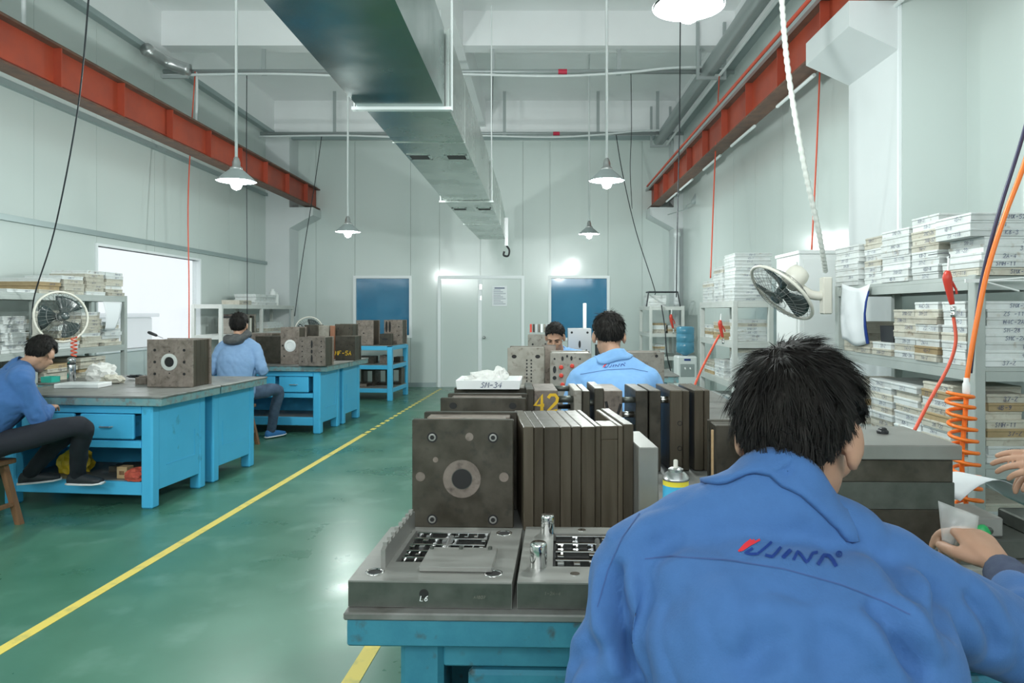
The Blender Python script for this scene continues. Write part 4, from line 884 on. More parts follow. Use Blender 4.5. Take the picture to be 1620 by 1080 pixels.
# far left rack
rack('pale open rack with folders in the far left corner', -4.60, -5.05, 10.1, 13.1, 2, (.35, .78, 1.15, 1.60), 'rack_light', 1.598)
g5 = 'boxes on the far left rack'
stack('in the white pile atop the far left rack', 'x+', -4.62, 11.4, 12.3, 1.6015, 4, .36, .045, (1, 0, 0), g5, jit=.03)
stack('low at the near end atop the far left rack', 'x+', -4.62, 10.75, 11.2, 1.6015, 1, .3, .07, (0, 1, 0), g5)
stack('in the cream pile on the far left rack second bay', 'x+', -4.62, 11.85, 12.6, 1.1515, 3, .34, .055, (.4, .6, 0), g5)
for k in range(9):
    m = MB(); hh = .24+.03*((k*7) % 3); m.cbox((0, 0, hh/2), (.28, .055, hh), .004); m.box((.141, 0, hh*.6), (.002, .03, hh*.3))
    o = m.obj('binder', X[('mold_light', 'black', 'mold_rust', 'cream', 'black', 'mold_light', 'cream', 'mold', 'mold_light')[k]]); o.location = (-4.79, 10.72+k*.088, 1.151)
    tag(o, '%s binder from the left in the row on the far left rack' % (['first', 'second', 'third', 'fourth', 'fifth', 'sixth', 'seventh', 'eighth', 'ninth'][k]), 'binder', 'binders on the far left rack')
for k, (y, r, h_) in enumerate(((12.55, .055, .30), (12.72, .045, .24))):
    m = MB(); m.lathe([(r*.9, 0), (r, .01), (r, h_*.8), (r*.5, h_*.9), (r*.5, h_)], (0, 0, 0), 16); o = m.obj('canister', X['white'], None, True); o.location = (-4.8, y, 1.601); tag(o, ('tall' if k == 0 else 'short')+' white canister atop the far left rack', 'canister')
# sheets and plates in the racks
def sheet(name, label, cat, pts_fn, nu, nv, mt, th=.0015):
    vs = []; fs = []
    for i in range(nu+1):
        for j in range(nv+1): vs.append(pts_fn(i/nu, j/nv))
    for i in range(nu):
        for j in range(nv): a = i*(nv+1)+j; fs.append((a, a+nv+1, a+nv+2, a+1))
    m = MB(); m.add(vs, fs); o = m.obj(name, X[mt], None, True); md = o.modifiers.new('t', 'SOLIDIFY'); md.thickness = th; tag(o, label, cat); return o
sheet('hanging_sheet', 'white crumpled sheet with blue edge hanging from the right rack', 'sheet', lambda u, v: (1.885-.012*math.sin(v*3)-.006*math.sin(u*9+v*4)-.03*v*(1-v), 3.95+.36*u+.05*v*(.5-u)+.02*v, 1.655-.34*v-.02*math.sin(u*4)), 14, 12, 'paper')
fe = lambda u, v: Vector((1.885-.012*math.sin(v*3)-.006*math.sin(u*9+v*4)-.03*v*(1-v), 3.95+.36*u+.05*v*(.5-u)+.02*v, 1.655-.34*v-.02*math.sin(u*4)))
m = MB(); m.tube([fe(0, v)+Vector((0, -.007, 0)) for v in (.12, .3, .5, .7, .85, 1.0)], [.004, .006, .006, .008, .009, .009], 6); o = m.obj('blue_strip', X['blueink'], None); tag(o, 'thin blue strip along the hanging sheet edge', 'strip')
sheet('curled_sheet', 'pale curled sheet hanging on the left rack by the window', 'sheet', lambda u, v: (-4.592+.03*math.sin(v*2.5)+.02*u, 7.33+.30*u*(1-.55*v)+.0*v, 1.60-.30*v), 8, 10, 'paper')
t = thing('black_crate', 'small black crate lying on the low boxes in the right rack', 'crate', (2.02, 3.83, 1.3295))
tray(t, .2, .14, .09, .01, 'black')
# notice on the door
m = MB(); m.bb((-.92, YB-.004, 1.60), (-.62, YB+.003, 2.0)); o = m.obj('notice', X['paper'], None); tag(o, 'white paper notice taped on the right door leaf', 'notice')
m = MB()
for k in range(9): m.bb((-.89, YB-.006, 1.64+k*.034), (-.65-.05*(k % 3), YB-.0045, 1.647+k*.034))
m.bb((-.87, YB-.006, 1.945), (-.67, YB-.0045, 1.965)); m.obj('print_lines', X['ink'], o)
# white cabinet on the right
t = thing('white_cabinet', 'tall white cabinet behind the right fan', 'cabinet', (2.40, 5.87, 0))
m = MB(); m.cbox((0, 0, .99), (.60, .54, 1.94), .006); m.obj('cabinet_body', X['white'], t); m = MB(); m.cbox((0, 0, 1.975), (.62, .56, .03), .004); m.obj('top', X['white'], t)
m = MB(); m.cbox((.0, -.276, 1.0), (.54, .014, 1.84), .003); dr = m.obj('door', X['white'], t); m = MB(); m.cbox((-.22, -.292, 1.05), (.02, .02, .10), .003); m.obj('handle', X['satin'], dr)
m = MB(); m.cbox((-.306, 0, 1.0), (.012, .46, 1.80), .003); m.obj('side_sheet', X['white'], t)
# water dispenser
t = thing('water_dispenser', 'white water dispenser with blue bottle before the far right rack', 'water dispenser', (2.31, 10.95, 0))
m = MB(); m.cbox((0, 0, .40), (.31, .32, .80), .02); m.obj('cabinet_body', X['white'], t); m = MB(); m.cbox((0, -.162, .20), (.27, .012, .32), .006); m.obj('door', X['blue'], t)
m = MB(); m.cbox((0, -.163, .58), (.22, .012, .20), .006); m.obj('tap_recess', X['pipe'], t)
for sx in (-.04, .04): m = MB(); m.cyl((sx, -.17, .62), (sx, -.21, .60), .012, n=8); m.obj('tap', X['white'], t)
m = MB(); m.cbox((0, -.164, .745), (.10, .01, .03), .003); m.obj('badge', X['blueink'], t)
m = MB(); m.lathe([(.03, .80), (.06, .82), (.14, .86), (.14, 1.0), (.132, 1.01), (.14, 1.02), (.14, 1.13), (.132, 1.14), (.14, 1.15), (.14, 1.24), (.11, 1.26)], (0, 0, 0), 24); m.obj('water_bottle', X['waterbottle'], t, True)
crn = crumple('film_wad', None, (0, 0, 0), (.10, .09, .11), 8.3, 'film'); crn.location = (.72, 4.45, ZB+.055); tag(crn, 'crumpled plastic film right of the middle man on the bench', 'plastic film')
# ---------------------------------------------------------------- fans
def fan(label, c, nrm, mount, r=.225, post=None):
    n = Vector(nrm).normalized(); t = thing('wall_fan', label, 'fan', c)
    up = Vector((0, 0, 1)); u = n.cross(up).normalized(); v = u.cross(n).normalized()
    M_ = Matrix((u, v, n)).transposed().to_4x4()
    def disk(rr, zz, th): 
        return [M_ @ Vector((rr*math.cos(2*PI*k/40), rr*math.sin(2*PI*k/40), zz)) for k in range(40)]
    m = MB(); m.tube(disk(r, 0, 0), .011, 8, closed=True); m.obj('rim', X['cream'], t, True)
    m = MB()
    for rr, zz in ((r*.33, .062), (r*.66, .05), (r*.33, -.075), (r*.66, -.06)): m.tube(disk(rr, zz, 0), .0018, 5, closed=True)
    for k in range(32):
        a = 2*PI*k/32; d = Vector((math.cos(a), math.sin(a), 0))
        for sg in (1, -1): m.tube([M_ @ (d*r+Vector((0, 0, 0))), M_ @ (d*r*.85+Vector((0, 0, sg*.035))), M_ @ (d*r*.5+Vector((0, 0, sg*(.058 if sg > 0 else .07)))), M_ @ (d*.035+Vector((0, 0, sg*(.064 if sg > 0 else .08))))], .0014, 4, caps=False)
    m.obj('cage', X['cage'], t)
    for k in range(3):
        m = MB(); vs = []; 
        for i in range(9):
            rr = .035+(r*.86-.035)*i/8; wdt = .5+.55*math.sin(PI*min(1, (i+1)/9)*.62)
            for j in range(5):
                a = 2*PI*k/3+(j/4-.5)*wdt*1.25; vs.append(M_ @ Vector((rr*math.cos(a), rr*math.sin(a), (j/4-.5)*.05-.005)))
        m.add(vs, [(i*5+j, (i+1)*5+j, (i+1)*5+j+1, i*5+j+1) for i in range(8) for j in range(4)]); b_ = m.obj('blade', X['blade'], t, True); md = b_.modifiers.new('t', 'SOLIDIFY'); md.thickness = .002
    m = MB(); m.lathe([(.04, -.03), (.04, .015), (.03, .03), (.012, .036)], (0, 0, 0), 18, M_); m.lathe([(.036, .060), (.036, .066), (.02, .069)], (0, 0, 0), 18, M_); m.obj('hub', X['teal'] if False else X['blade'], t, True)
    m = MB(); m.lathe([(.04, -.21), (.062, -.20), (.072, -.17), (.072, -.09), (.06, -.075)], (0, 0, 0), 20, M_); m.obj('motor_housing', X['cream'], t, True)
    mp = Vector(mount)-Vector(c); a0 = M_ @ Vector((0, 0, -.15))-Vector((0, 0, .05))
    m = MB(); m.tube(smooth_path([a0, a0*.5+mp*.5-Vector((0, 0, .03)), mp], 4), .03, 8); m.obj('bracket_arm', X['cream'], t, True)
    m = MB(); m.cbox(mp, (.06, .07, .24), .008); m.obj('mount_plate', X['cream'], t)
    return t
fan('grey wall fan tilted down, beside the near right rack', P(1236, 463, 4.52), (-.70, -.15, -.70), (1.86, 4.50, 1.60), .235)
fan('round wall fan above the man at the left edge', P(97, 501, 6.25), (.86, -.46, .12), (-4.53, 6.28, 1.38), .225)
fan('far fan half hidden behind the mold bench', P(489, 522, 11.6), (.3, -1, .1), (-3.86, 11.9, 1.02), .22)
t = thing('fan_post', 'grey stand carrying the far half hidden fan', 'stand', (-3.86, 11.97, 0)); m = MB(); m.cyl((0, 0, .03), (0, 0, 1.10), .02, n=10); m.obj('pole', X['rack'], t, True); m = MB(); m.lathe([(.22, 0), (.21, .02), (.03, .05)], (0, 0, 0), 24); m.obj('base', X['rack'], t, True)
# ---------------------------------------------------------------- cables and hoses
def hose(name, label, pts, r, mt, cat='cable', n=6, k=6, extra=None):
    m = MB(); m.tube(smooth_path(pts, k), r, n); o = m.obj(name, X[mt], None, True); tag(o, label, cat); return o
zc = ZS-.02
hose('hanging_cable', 'black cable sagging from the ceiling to the left rack', [P(142, -90, 4.6), P(140, 0, 4.7), P(122, 180, 5.2), P(86, 365, 5.8), P(54, 470, 6.2), P(51, 530, 6.25)], .006, 'wire')
hose('hanging_cable', 'thin black cable left of the far left rack', [Vector((P(389, 112, 9.5).x, 9.53, 4.77)), P(390, 250, 9.5), P(391, 400, 9.55), P(391, 497, 9.9)], .006, 'wire')
hose('hanging_cable', 'thin slanting cable beside the far left column', [Vector((P(508, 208, 12.8).x, 12.85, 4.77)), P(498, 290, 12.8), P(480, 400, 12.9), P(466, 500, 12.9)], .008, 'wire')
hose('hanging_cable', 'thin wire hanging right of the duct middle', [Vector((P(779, 110, 9.4).x, 9.53, 4.77)), P(778.5, 200, 9.4), P(778, 268, 9.4)], .005, 'wire')
hose('hanging_cable', 'thin wire above the middle lamp row', [Vector((P(1000, 115, 9.4).x, 9.53, 4.77)), P(999, 200, 9.4), P(997, 268, 9.4), P(1000, 330, 9.6)], .005, 'wire')
hose('hanging_cable', 'dark wire under the nearest lamp row', [P(1077, -60, 7.0), P(1076, 60, 7.0), P(1075, 200, 7.0), P(1072, 330, 7.0), P(1070, 470, 7.1)], .006, 'wire')
hose('hanging_cable', 'slanting black cable reaching the far right rack', [Vector((P(975, 212, 12.8).x, 12.85, 4.77)), P(985, 275, 12.7), P(1006, 365, 12.5), P(1034, 452, 12.2), P(1036, 466, 12.2)], .008, 'wire')
hose('hanging_hose', 'thin red hose hanging before the left window', [Vector((P(300, 116, 9.35).x, 9.50, 4.77)), P(298, 300, 9.3), P(299, 450, 9.2), P(299, 545, 9.2)], .008, 'redhose', 'hose')
hose('hanging_rod', 'white rod hanging from the left end of the conduit', [Vector((-4.68, 9.52, 4.77)), Vector((-4.68, 9.52, 4.4)), Vector((-4.69, 9.52, 4.05))], .020, 'white_cable', 'rod')
hose('hanging_rod', 'short white rod at the top left above the red beam', [P(37, -40, 6.5), P(37, 0, 6.5), P(38, 48, 6.5)], .020, 'white_cable', 'rod')
hose('hanging_hose', 'far thin red hose beside the right crane beam', [P(1138, 118, 9.3), P(1135, 180, 9.0), P(1131, 260, 8.6), P(1126, 390, 8.1), P(1124, 440, 8.05)], .008, 'redhose', 'hose')
hose('hanging_hose', 'red hose hanging under the white corbel', [P(1298, 60, 5.9), P(1296, 140, 5.9), P(1290, 280, 5.9), P(1284, 395, 5.9)], .007, 'redhose', 'hose')
# ribbed white hose
pts = smooth_path([P(1234, -120, 4.0), P(1237, 0, 4.1), P(1248, 120, 4.2), P(1272, 260, 4.35), P(1296, 370, 4.55), P(1306, 430, 4.75)], 30)
m = MB(); m.tube(pts, [.0168+.003*math.cos(k*PI*.66) for k in range(len(pts))], 8); o = m.obj('ribbed_hose', X['corr'], None, True); tag(o, 'ribbed white hose hanging before the right crane beam', 'hose')
# air guns
def air_gun(label, c, s_=1.0):
    t = thing('air_gun', label, 'air gun', c)
    m = MB(); m.tube(smooth_path([(0, 0, .10*s_), (-.004*s_, 0, .075*s_), (.002, 0, .03*s_), (.012*s_, 0, -.02*s_), (.018*s_, 0, -.045*s_)], 4), [.010*s_*q for q in (1, 1.2, 1.5, 1.7, 1.9, 1.9, 1.8, 1.7, 1.6, 1.5, 1.4, 1.3, 1.25, 1.2, 1.1, 1.05, 1)], 10); m.obj('grip', X['redpl'], t, True)
    m = MB(); m.tube([(.016*s_, 0, .055*s_), (.034*s_, 0, .02*s_), (.037*s_, 0, .0)], .005*s_, 6); m.obj('trigger', X['redpl'], t)
    m = MB(); m.tube([(0, 0, .10*s_), (.004*s_, 0, .155*s_)], .005*s_, 8); m.obj('nozzle', X['white'], t)
    m = MB(); m.lathe([(.010*s_, -.035*s_), (.011*s_, -.02*s_), (.008*s_, -.015*s_), (.011*s_, -.005*s_), (.010*s_, .012*s_)], (.022*s_, 0, -.065*s_), 12); m.obj('coupling', X['chrome'], t, True)
    return t
gp = P(1500, 465, 2.86); air_gun('red air gun hooked on the near right rack', gp, .95)
hose('air_hose', 'red hose running down from the air gun', [gp+Vector((.022, 0, -.095)), P(1512, 540, 2.84), P(1500, 580, 2.82), P(1470, 635, 2.78), P(1446, 682, 2.72)], .007, 'redhose', 'hose')
hose('hook_wire', 'thin wire hook holding the red air gun', [gp+Vector((.004, 0, .14)), gp+Vector((.01, .02, .17)), gp+Vector((.02, .18, .175))], .002, 'wire', 'hook', k=4)
air_gun('small red air gun hanging at the middle right rack', P(1140, 525, 6.5), 1.1)
hose('air_hose', 'red hose hanging down from the middle rack air gun', [P(1138, 530, 6.5), P(1124, 556, 6.4), P(1108, 588, 6.2), P(1098, 612, 6.0)], .011, 'redhose', 'hose')
air_gun('small red air gun hanging at the far right rack', P(1062, 512, 11.86), 1.6)
hose('air_hose', 'dark hose looping before the far right rack', [Vector((1.9+.2, 11.88, 1.6)), P(1052, 520, 11.7), P(1055, 560, 11.7), P(1062, 590, 11.7)], .010, 'wire', 'hose')
# orange hose, navy hose and coil at the near right rack
yc = 2.66
hose('air_hose', 'orange hose rising to the upper right edge', [Vector((2.17, yc, 3.49)), Vector((2.12, yc, 3.1)), P(1660, 110, yc), P(1625, 245, yc), P(1590, 340, yc), P(1563, 425, yc), P(1545, 510, yc), P(1531, 590, yc), P(1529, 620, yc)], .0095, 'orange', 'hose', 8)
hose('air_hose', 'navy hose beside the rising orange hose', [Vector((2.17, yc+.03, 3.49)), Vector((2.11, yc+.03, 3.1)), P(1655, 75, yc+.03), P(1618, 215, yc+.03), P(1582, 330, yc+.03), P(1556, 430, yc+.03), P(1545, 500, yc+.03), P(1535, 590, yc+.03)], .0075, 'navyhose', 'hose', 8)
ct = thing('coil_hose', 'orange spiral air hose hanging before the right rack', 'hose', P(1524, 612, yc))
m = MB(); m.lathe([(.012, -.03), (.014, -.02), (.014, .01), (.010, .02), (.010, .035)], (.012, 0, .0), 12); m.obj('coupling', X['white'], ct, True)
m = MB(); m.tube(smooth_path([(.012, 0, -.03), (.006, 0, -.12), (-.006, 0, -.28), (.004, 0, -.40), (.02, 0, -.50)], 5), .009, 8); m.obj('straight_run', X['orange'], ct, True)
pts = []
for k in range(12*16+1):
    a = 2*PI*k/16; f_ = k/(12*16); pts.append((-.016+.045*f_+(.046)*math.cos(a+PI), .046*math.sin(a+PI), -.02-.53*f_**1.05))
m = MB(); m.tube(pts, .0072, 7); m.obj('coil', X['orange'], ct, True)
pts = [(-.045+.0*k+.014*math.cos(2*PI*k/12), .12+.014*math.sin(2*PI*k/12), -.255-.0021*k) for k in range(73)]
m = MB(); m.tube(pts, .006, 6); o = m.obj('coil_hose', X['orange'], None, True); o.location = P(1524, 612, yc); tag(o, 'small tight orange coil behind the large spiral hose', 'hose')
# cable ties round the rack post
t = thing('cable_tie', 'white cable ties knotted round the near right rack post', 'cable tie', P(1545, 444, 3.0))
for k, (dx, dz) in enumerate(((.21, .014), (.21, .0), (.17, -.045))): m = MB(); m.tube([(-.02, 0, 0), (.02, -.004, 0), (dx, -.02, dz)], .0038, 5); m.obj('tie_tail', X['white'], t)
m = MB(); m.bb((-.052, -.008, -.008), (.02, .0, .008)); m.obj('tie_band', X['white'], t)
# red coil over left bench
pts = [(.022*math.cos(2*PI*k/10), .022*math.sin(2*PI*k/10), -.0034*k) for k in range(51)]
m = MB(); m.tube(pts, .006, 6); o = m.obj('coil_hose', X['redhose'], None, True); o.location = P(117, 533, 6.2); tag(o, 'small red coiled hose under the left fan', 'hose')
# ---------------------------------------------------------------- small things on the left bench
t = thing('vacuum_flask', 'shiny steel flask standing on the nearest left bench', 'flask', G(113, 603, .861))
m = MB(); m.lathe([(.031, 0), (.034, .005), (.034, .15), (.033, .153)], (0, 0, 0), 20); m.obj('body', X['foil'], t, True)
m = MB(); m.lathe([(.0345, .153), (.0345, .163)], (0, 0, 0), 20); m.obj('band', X['black'], t); m = MB(); m.lathe([(.034, .163), (.033, .205), (.024, .218), (.010, .221)], (0, 0, 0), 20); m.obj('cap', X['foil'], t, True)
t = thing('white_panel_box', 'flat white box lying at the front of the left bench', 'box', G(132, 612, .861), TH+.15)
m = MB(); m.cbox((0, 0, .018), (.36, .20, .036), .004); m.obj('body', X['foam_clean'], t); m = MB(); m.cbox((0, 0, .0375), (.30, .14, .003), .001); m.obj('inset', X['foam'], t)
o = crumple('film_wad', None, (0, 0, 0), (.13, .10, .11), 1.3, 'film'); o.location = G(152, 604, .861)+Vector((0, .08, .06)); tag(o, 'crumpled clear plastic bag on the nearest left bench', 'plastic bag')
o = crumple('film_wad', None, (0, 0, 0), (.10, .08, .05), 2.2, 'foam_old'); o.location = G(178, 606, .861)+Vector((0, 0, .028)); tag(o, 'crumpled brown paper beside the plastic bag', 'paper')
t = thing('green_box', 'small green plastic box behind the ringed mold', 'box', G(224, 605, .861)+Vector((0, .35, 0)), TH); tray(t, .11, .11, .10, .008, 'teal')
t = thing('blue_tub', 'small turquoise tub beside the head of the left man', 'tub', G(80, 604, .861), TH); tray(t, .10, .10, .05, .006, 'teal')
t = thing('screwdriver', 'black handled screwdriver standing behind the ringed mold', 'screwdriver', (-3.27, 6.0, 1.2635)); 
m = MB(); m.tube([(-.10, 0, .055), (-.085, 0, .05), (-.03, 0, .028), (-.02, 0, .024)], [.010, .014, .012, .007], 10); m.obj('handle', X['black'], t, True); m = MB(); m.cyl((-.02, 0, .024), (.03, 0, .003), .003, n=6); m.obj('shaft', X['satin'], t)
t = thing('steel_block', 'small brown block left of the ringed mold', 'block', G(222, 608, .861), TH); m = MB(); m.cbox((0, .05, .03), (.10, .10, .06), .003); m.cbox((0, .05, .066), (.06, .06, .012), .002); m.obj('body', X['mold_rust'], t)
t = thing('cable_pile', 'tangle of dark cable on the left bench', 'cable', G(208, 602, .861)+Vector((0, .1, .012)))
rr = random.Random(3); m = MB(); m.tube(smooth_path([(rr.uniform(-.12, .12), rr.uniform(-.08, .08), rr.uniform(0, .03)) for k in range(14)], 5), .006, 5); m.obj('loop', X['wire'], t, True)
# under the left bench: wood block, red rag, yellow bag, dark rods on its shelf
shz = .203
def onA(u, v, z): q = place((-2.82, 5.2, 0), 1.45, .80)+R_*u+D_*v; q.z = z; return q
t = thing('wood_block', 'small pale wooden block under the nearest left bench', 'wood block', onA(.30, -.22, shz), TH); m = MB(); m.cbox((0, 0, .045), (.085, .08, .09), .003); m.obj('block', X['wood_pale'], t)
m = MB(); m.bb((-.02, -.0412, .03), (.02, -.0402, .06)); m.obj('knot', X['wood'], t)
o = crumple('red_rag', None, (0, 0, 0), (.11, .08, .06), 4.4, 'ragred'); o.location = onA(.46, -.27, shz+.034); tag(o, 'red rag lying at the shelf corner of the left bench', 'rag')
o = crumple('yellow_bag', None, (0, 0, 0), (.13, .10, .13), 6.4, 'yellowpl'); o.location = onA(-.22, -.10, shz+.075); tag(o, 'yellow plastic bag on the shelf under the left bench', 'bag')
t = thing('steel_bars', 'dark steel bars lying under the left bench', 'steel bars', onA(.25, .05, shz), TH+.2)
for k in range(3): m = MB(); m.cbox((0, -.06+.06*k, .025), (.45-.05*k, .04, .05), .003); m.obj('bar', X['mold'], t)
# right side small things near the other worker
sheet('curled_paper', 'curled white sheet lying at the right edge of the bench', 'paper', lambda u, v: (1.20+.26*u, 1.98+.20*v, .945+.075*math.sin(u*3.4+.2)*(1-.3*v)), 14, 8, 'paper')
t = thing('green_valve', 'green knobbed hose valve under the orange spiral hose', 'valve', P(1554, 846, 1.75)); m = MB(); m.lathe([(.004, -.012), (.017, -.010), (.021, 0), (.017, .010), (.004, .012)], (0, 0, 0), 14, Matrix.Rotation(PI/2, 4, 'X') @ Matrix.Diagonal((1, 1.3, 1, 1))); m.obj('knob', X['green'], t, True)
m = MB(); m.cyl((0, .01, 0), (.05, .05, -.005), .010, n=10); m.obj('stem', X['plate_side'], t); m = MB(); m.cyl((0.0, .02, .0), (0.02, .05, -(P(1554, 846, 1.75).z*-1+ZB)*-1 if False else -.08), .009, n=8); m.obj('inlet', X['redhose'], t)
t = thing('machine_vice', 'dark grey machine vice at the right end of the bench', 'vice', (1.16, 1.80, ZB), TH2)
m = MB(); m.cbox((.08, .10, .025), (.32, .22, .05), .004); m.obj('base', X['plate_side'], t); m = MB(); m.cbox((.0, .08, .075), (.10, .14, .05), .004); m.obj('fixed_jaw', X['plate'], t); m = MB(); m.cbox((.17, .08, .07), (.10, .14, .04), .004); m.obj('moving_jaw', X['plate_side'], t)
# ---------------------------------------------------------------- people
def limb(m, pts, rs, n=14, sub=5):
    pts = [Vector(p) for p in pts]; path = smooth_path(pts, sub) if len(pts) > 2 else [pts[0].lerp(pts[1], k/sub) for k in range(sub+1)]
    N = len(path); R = []
    for k in range(N):
        f_ = k/(N-1)*(len(rs)-1); i = min(int(f_), len(rs)-2); R.append(rs[i]+(rs[i+1]-rs[i])*(f_-i))
    d0 = (path[0]-path[1]).normalized(); d1 = (path[-1]-path[-2]).normalized()
    path = [path[0]+d0*R[0]*.9, path[0]+d0*R[0]*.5]+path+[path[-1]+d1*R[-1]*.5, path[-1]+d1*R[-1]*.9]
    R = [R[0]*.35, R[0]*.83]+R+[R[-1]*.83, R[-1]*.35]
    m.tube(path, R, n)
def loft(m, secs, n=24):                              # (centre, axis a (scaled), axis b (scaled))
    vs = []
    for c_, a, b in secs:
        for k in range(n):
            t = 2*PI*k/n; e_ = .85; ca, sa = math.cos(t), math.sin(t)
            vs.append(c_+a*math.copysign(abs(ca)**e_, ca)+b*math.copysign(abs(sa)**e_, sa))
    fs = []
    for i in range(len(secs)-1): fs += [(i*n+k, i*n+(k+1) % n, (i+1)*n+(k+1) % n, (i+1)*n+k) for k in range(n)]
    fs += [tuple(range(n))[::-1], tuple(range((len(secs)-1)*n, len(secs)*n))]
    m.add(vs, fs)
def ell(m, c_, r, M_=None, n=18):
    prof = [(max(.02, math.sin(PI*k/12)), -math.cos(PI*k/12)) for k in range(13)]
    D = Matrix.Translation(c_) @ (M_ if M_ else Matrix.Identity(4)) @ Matrix.Diagonal((*r, 1)); m.lathe(prof, (0, 0, 0), n, D)
def remesh(m, voxel, it=4, fac=.5):
    me = m.mesh('tmp', X['skin']); o = bpy.data.objects.new('tmp', me); COL.objects.link(o)
    r = o.modifiers.new('r', 'REMESH'); r.mode = 'VOXEL'; r.voxel_size = voxel; r.use_smooth_shade = True
    s_ = o.modifiers.new('s', 'SMOOTH'); s_.factor = fac; s_.iterations = it
    dg = bpy.context.evaluated_depsgraph_get(); ev = o.evaluated_get(dg); out = bpy.data.meshes.new_from_object(ev)
    bpy.data.objects.remove(o); bpy.data.meshes.remove(me); out.materials.clear()
    out.polygons.foreach_set('use_smooth', [True]*len(out.polygons)); return out
def displace(me, fn):
    nrm = [v.normal.copy() for v in me.vertices]
    for v, n in zip(me.vertices, nrm): v.co = v.co+n*fn(v.co, n)
    me.update()
def put(name, me, mt, parent):
    me.materials.append(X[mt]); me.name = name; o = link(name, me, parent)
    if parent: o.matrix_parent_inverse = parent.matrix_basis.inverted() if False else Matrix.Translation(-Vector(parent.location))
    return o
def merge(mes, name):
    bm = bmesh.new()
    for me in mes: bm.from_mesh(me)
    out = bpy.data.meshes.new(name); bm.to_mesh(out); bm.free(); out.polygons.foreach_set('use_smooth', [True]*len(out.polygons)); return out
def frame(fwd, up=(0, 0, 1)):
    f_ = Vector(fwd).normalized(); r = f_.cross(Vector(up)).normalized(); u = r.cross(f_); return Matrix((r, f_, u)).transposed().to_4x4()
def hand(wrist, d, back, side, curl=.5, s_=1.0, thumb_in=.2, voxel=.0034):
    y = Vector(d).normalized(); z = (Vector(back)-y*Vector(back).dot(y)).normalized(); x = y.cross(z)*side
    def L(a, b, c_): return Vector(wrist)+(x*a+y*b+z*c_)*s_
    m = MB()
    loft(m, [(L(0, -.03, 0), x*.027*s_, z*.019*s_), (L(0, 0, 0), x*.028*s_, z*.018*s_), (L(.002, .035, 0), x*.038*s_, z*.017*s_), (L(0, .075, 0), x*.043*s_, z*.0145*s_), (L(0, .092, -.002), x*.040*s_, z*.011*s_)], 16)
    for k, (fx, ln, by) in enumerate(((.031, .072, .088), (.0105, .080, .093), (-.0105, .075, .090), (-.031, .060, .082))):
        p = L(fx, by-.012, 0); a = curl*(.55+.08*k); pts = [p]; dirv = (y+x*(.05*(1.5-k))).normalized(); ax = x*side
        for seg, fr_ in ((0, .46), (1, .30), (2, .24)):
            cur = a*(1+seg*.75)
            dd = (dirv*math.cos(cur)-z*math.sin(cur)); p = p+dd*ln*fr_*s_*1.08; pts.append(p)
        limb(m, pts, [.0092*s_, .0088*s_, .0078*s_, .0066*s_], 10, 4)
    p0 = L(.022, .018, -.006); p1 = L(.047, .045, -.014-.01*thumb_in); p2 = L(.056-.02*thumb_in, .075, -.022-.02*thumb_in); p3 = L(.056-.04*thumb_in, .098, -.03-.03*thumb_in)
    limb(m, [p0, p1, p2, p3], [.014*s_, .0115*s_, .0098*s_, .0075*s_], 10, 4)
    return remesh(m, voxel, 2, .4)
HAIRLINE = [(-.13, -.092), (-.06, -.080), (-.02, -.03), (.02, .0), (.045, .03), (.07, .070), (.10, .095), (.14, .105)]
def hl(y):
    for (a, b), (c_, d) in zip(HAIRLINE[:-1], HAIRLINE[1:]):
        if y <= c_: t = max(0, (y-a)/(c_-a)); return b+(d-b)*t
    return .105
def head_parts(m, M_, s_=1.0):
    S = M_ @ Matrix.Scale(s_, 4)
    ell(m, S @ Vector((0, -.012, .032)), [q*s_ for q in (.077, .097, .088)], M_.to_3x3().to_4x4())
    ell(m, S @ Vector((0, .022, -.035)), [q*s_ for q in (.062, .072, .078)], M_.to_3x3().to_4x4())
    ell(m, S @ Vector((0, .055, -.085)), [q*s_ for q in (.032, .030, .024)], M_.to_3x3().to_4x4())
    ell(m, S @ Vector((0, .075, .028)), [q*s_ for q in (.055, .020, .014)], M_.to_3x3().to_4x4())
    for sx in (-1, 1):
        ell(m, S @ Vector((sx*.040, .066, -.02)), [q*s_ for q in (.024, .022, .020)], M_.to_3x3().to_4x4())
        E = M_.to_3x3().to_4x4() @ Matrix.Rotation(sx*-.35, 4, 'Z'); ell(m, S @ Vector((sx*.081, -.012, -.006)), [q*s_ for q in (.010, .021, .033)], E)
        ell(m, S @ Vector((sx*.079, -.004, -.032)), [q*s_ for q in (.008, .010, .012)], E)
    limb(m, [S @ Vector((0, .088, .018)), S @ Vector((0, .100, -.002)), S @ Vector((0, .108, -.022))], [.009*s_, .011*s_, .014*s_], 10, 3)
    ell(m, S @ Vector((0, .088, -.052)), [q*s_ for q in (.024, .012, .011)], M_.to_3x3().to_4x4())
def face_bits(M_, parent, s_=1.0, loc=None):
    S = M_ @ Matrix.Scale(s_, 4)
    for sx in (-1, 1):
        m = MB(); ell(m, S @ Vector((sx*.031, .083, .004)), [q*s_ for q in (.013, .008, .0026)], M_.to_3x3().to_4x4(), 10); put('eye', m.mesh('eye', X['eye'], True), 'eye', parent)
        m = MB(); limb(m, [S @ Vector((sx*.014, .0935, .024)), S @ Vector((sx*.032, .091, .029)), S @ Vector((sx*.05, .080, .025))], [.0035*s_, .0042*s_, .0028*s_], 6, 3); put('eyebrow', m.mesh('eyebrow', X['hair'], True), 'hair', parent)
    m = MB(); limb(m, [S @ Vector((-.02, .093, -.052)), S @ Vector((0, .0995, -.051)), S @ Vector((.02, .093, -.052))], [.0035*s_, .005*s_, .0035*s_], 6, 3); put('lips', m.mesh('lips', X['lip'], True), 'lip', parent)
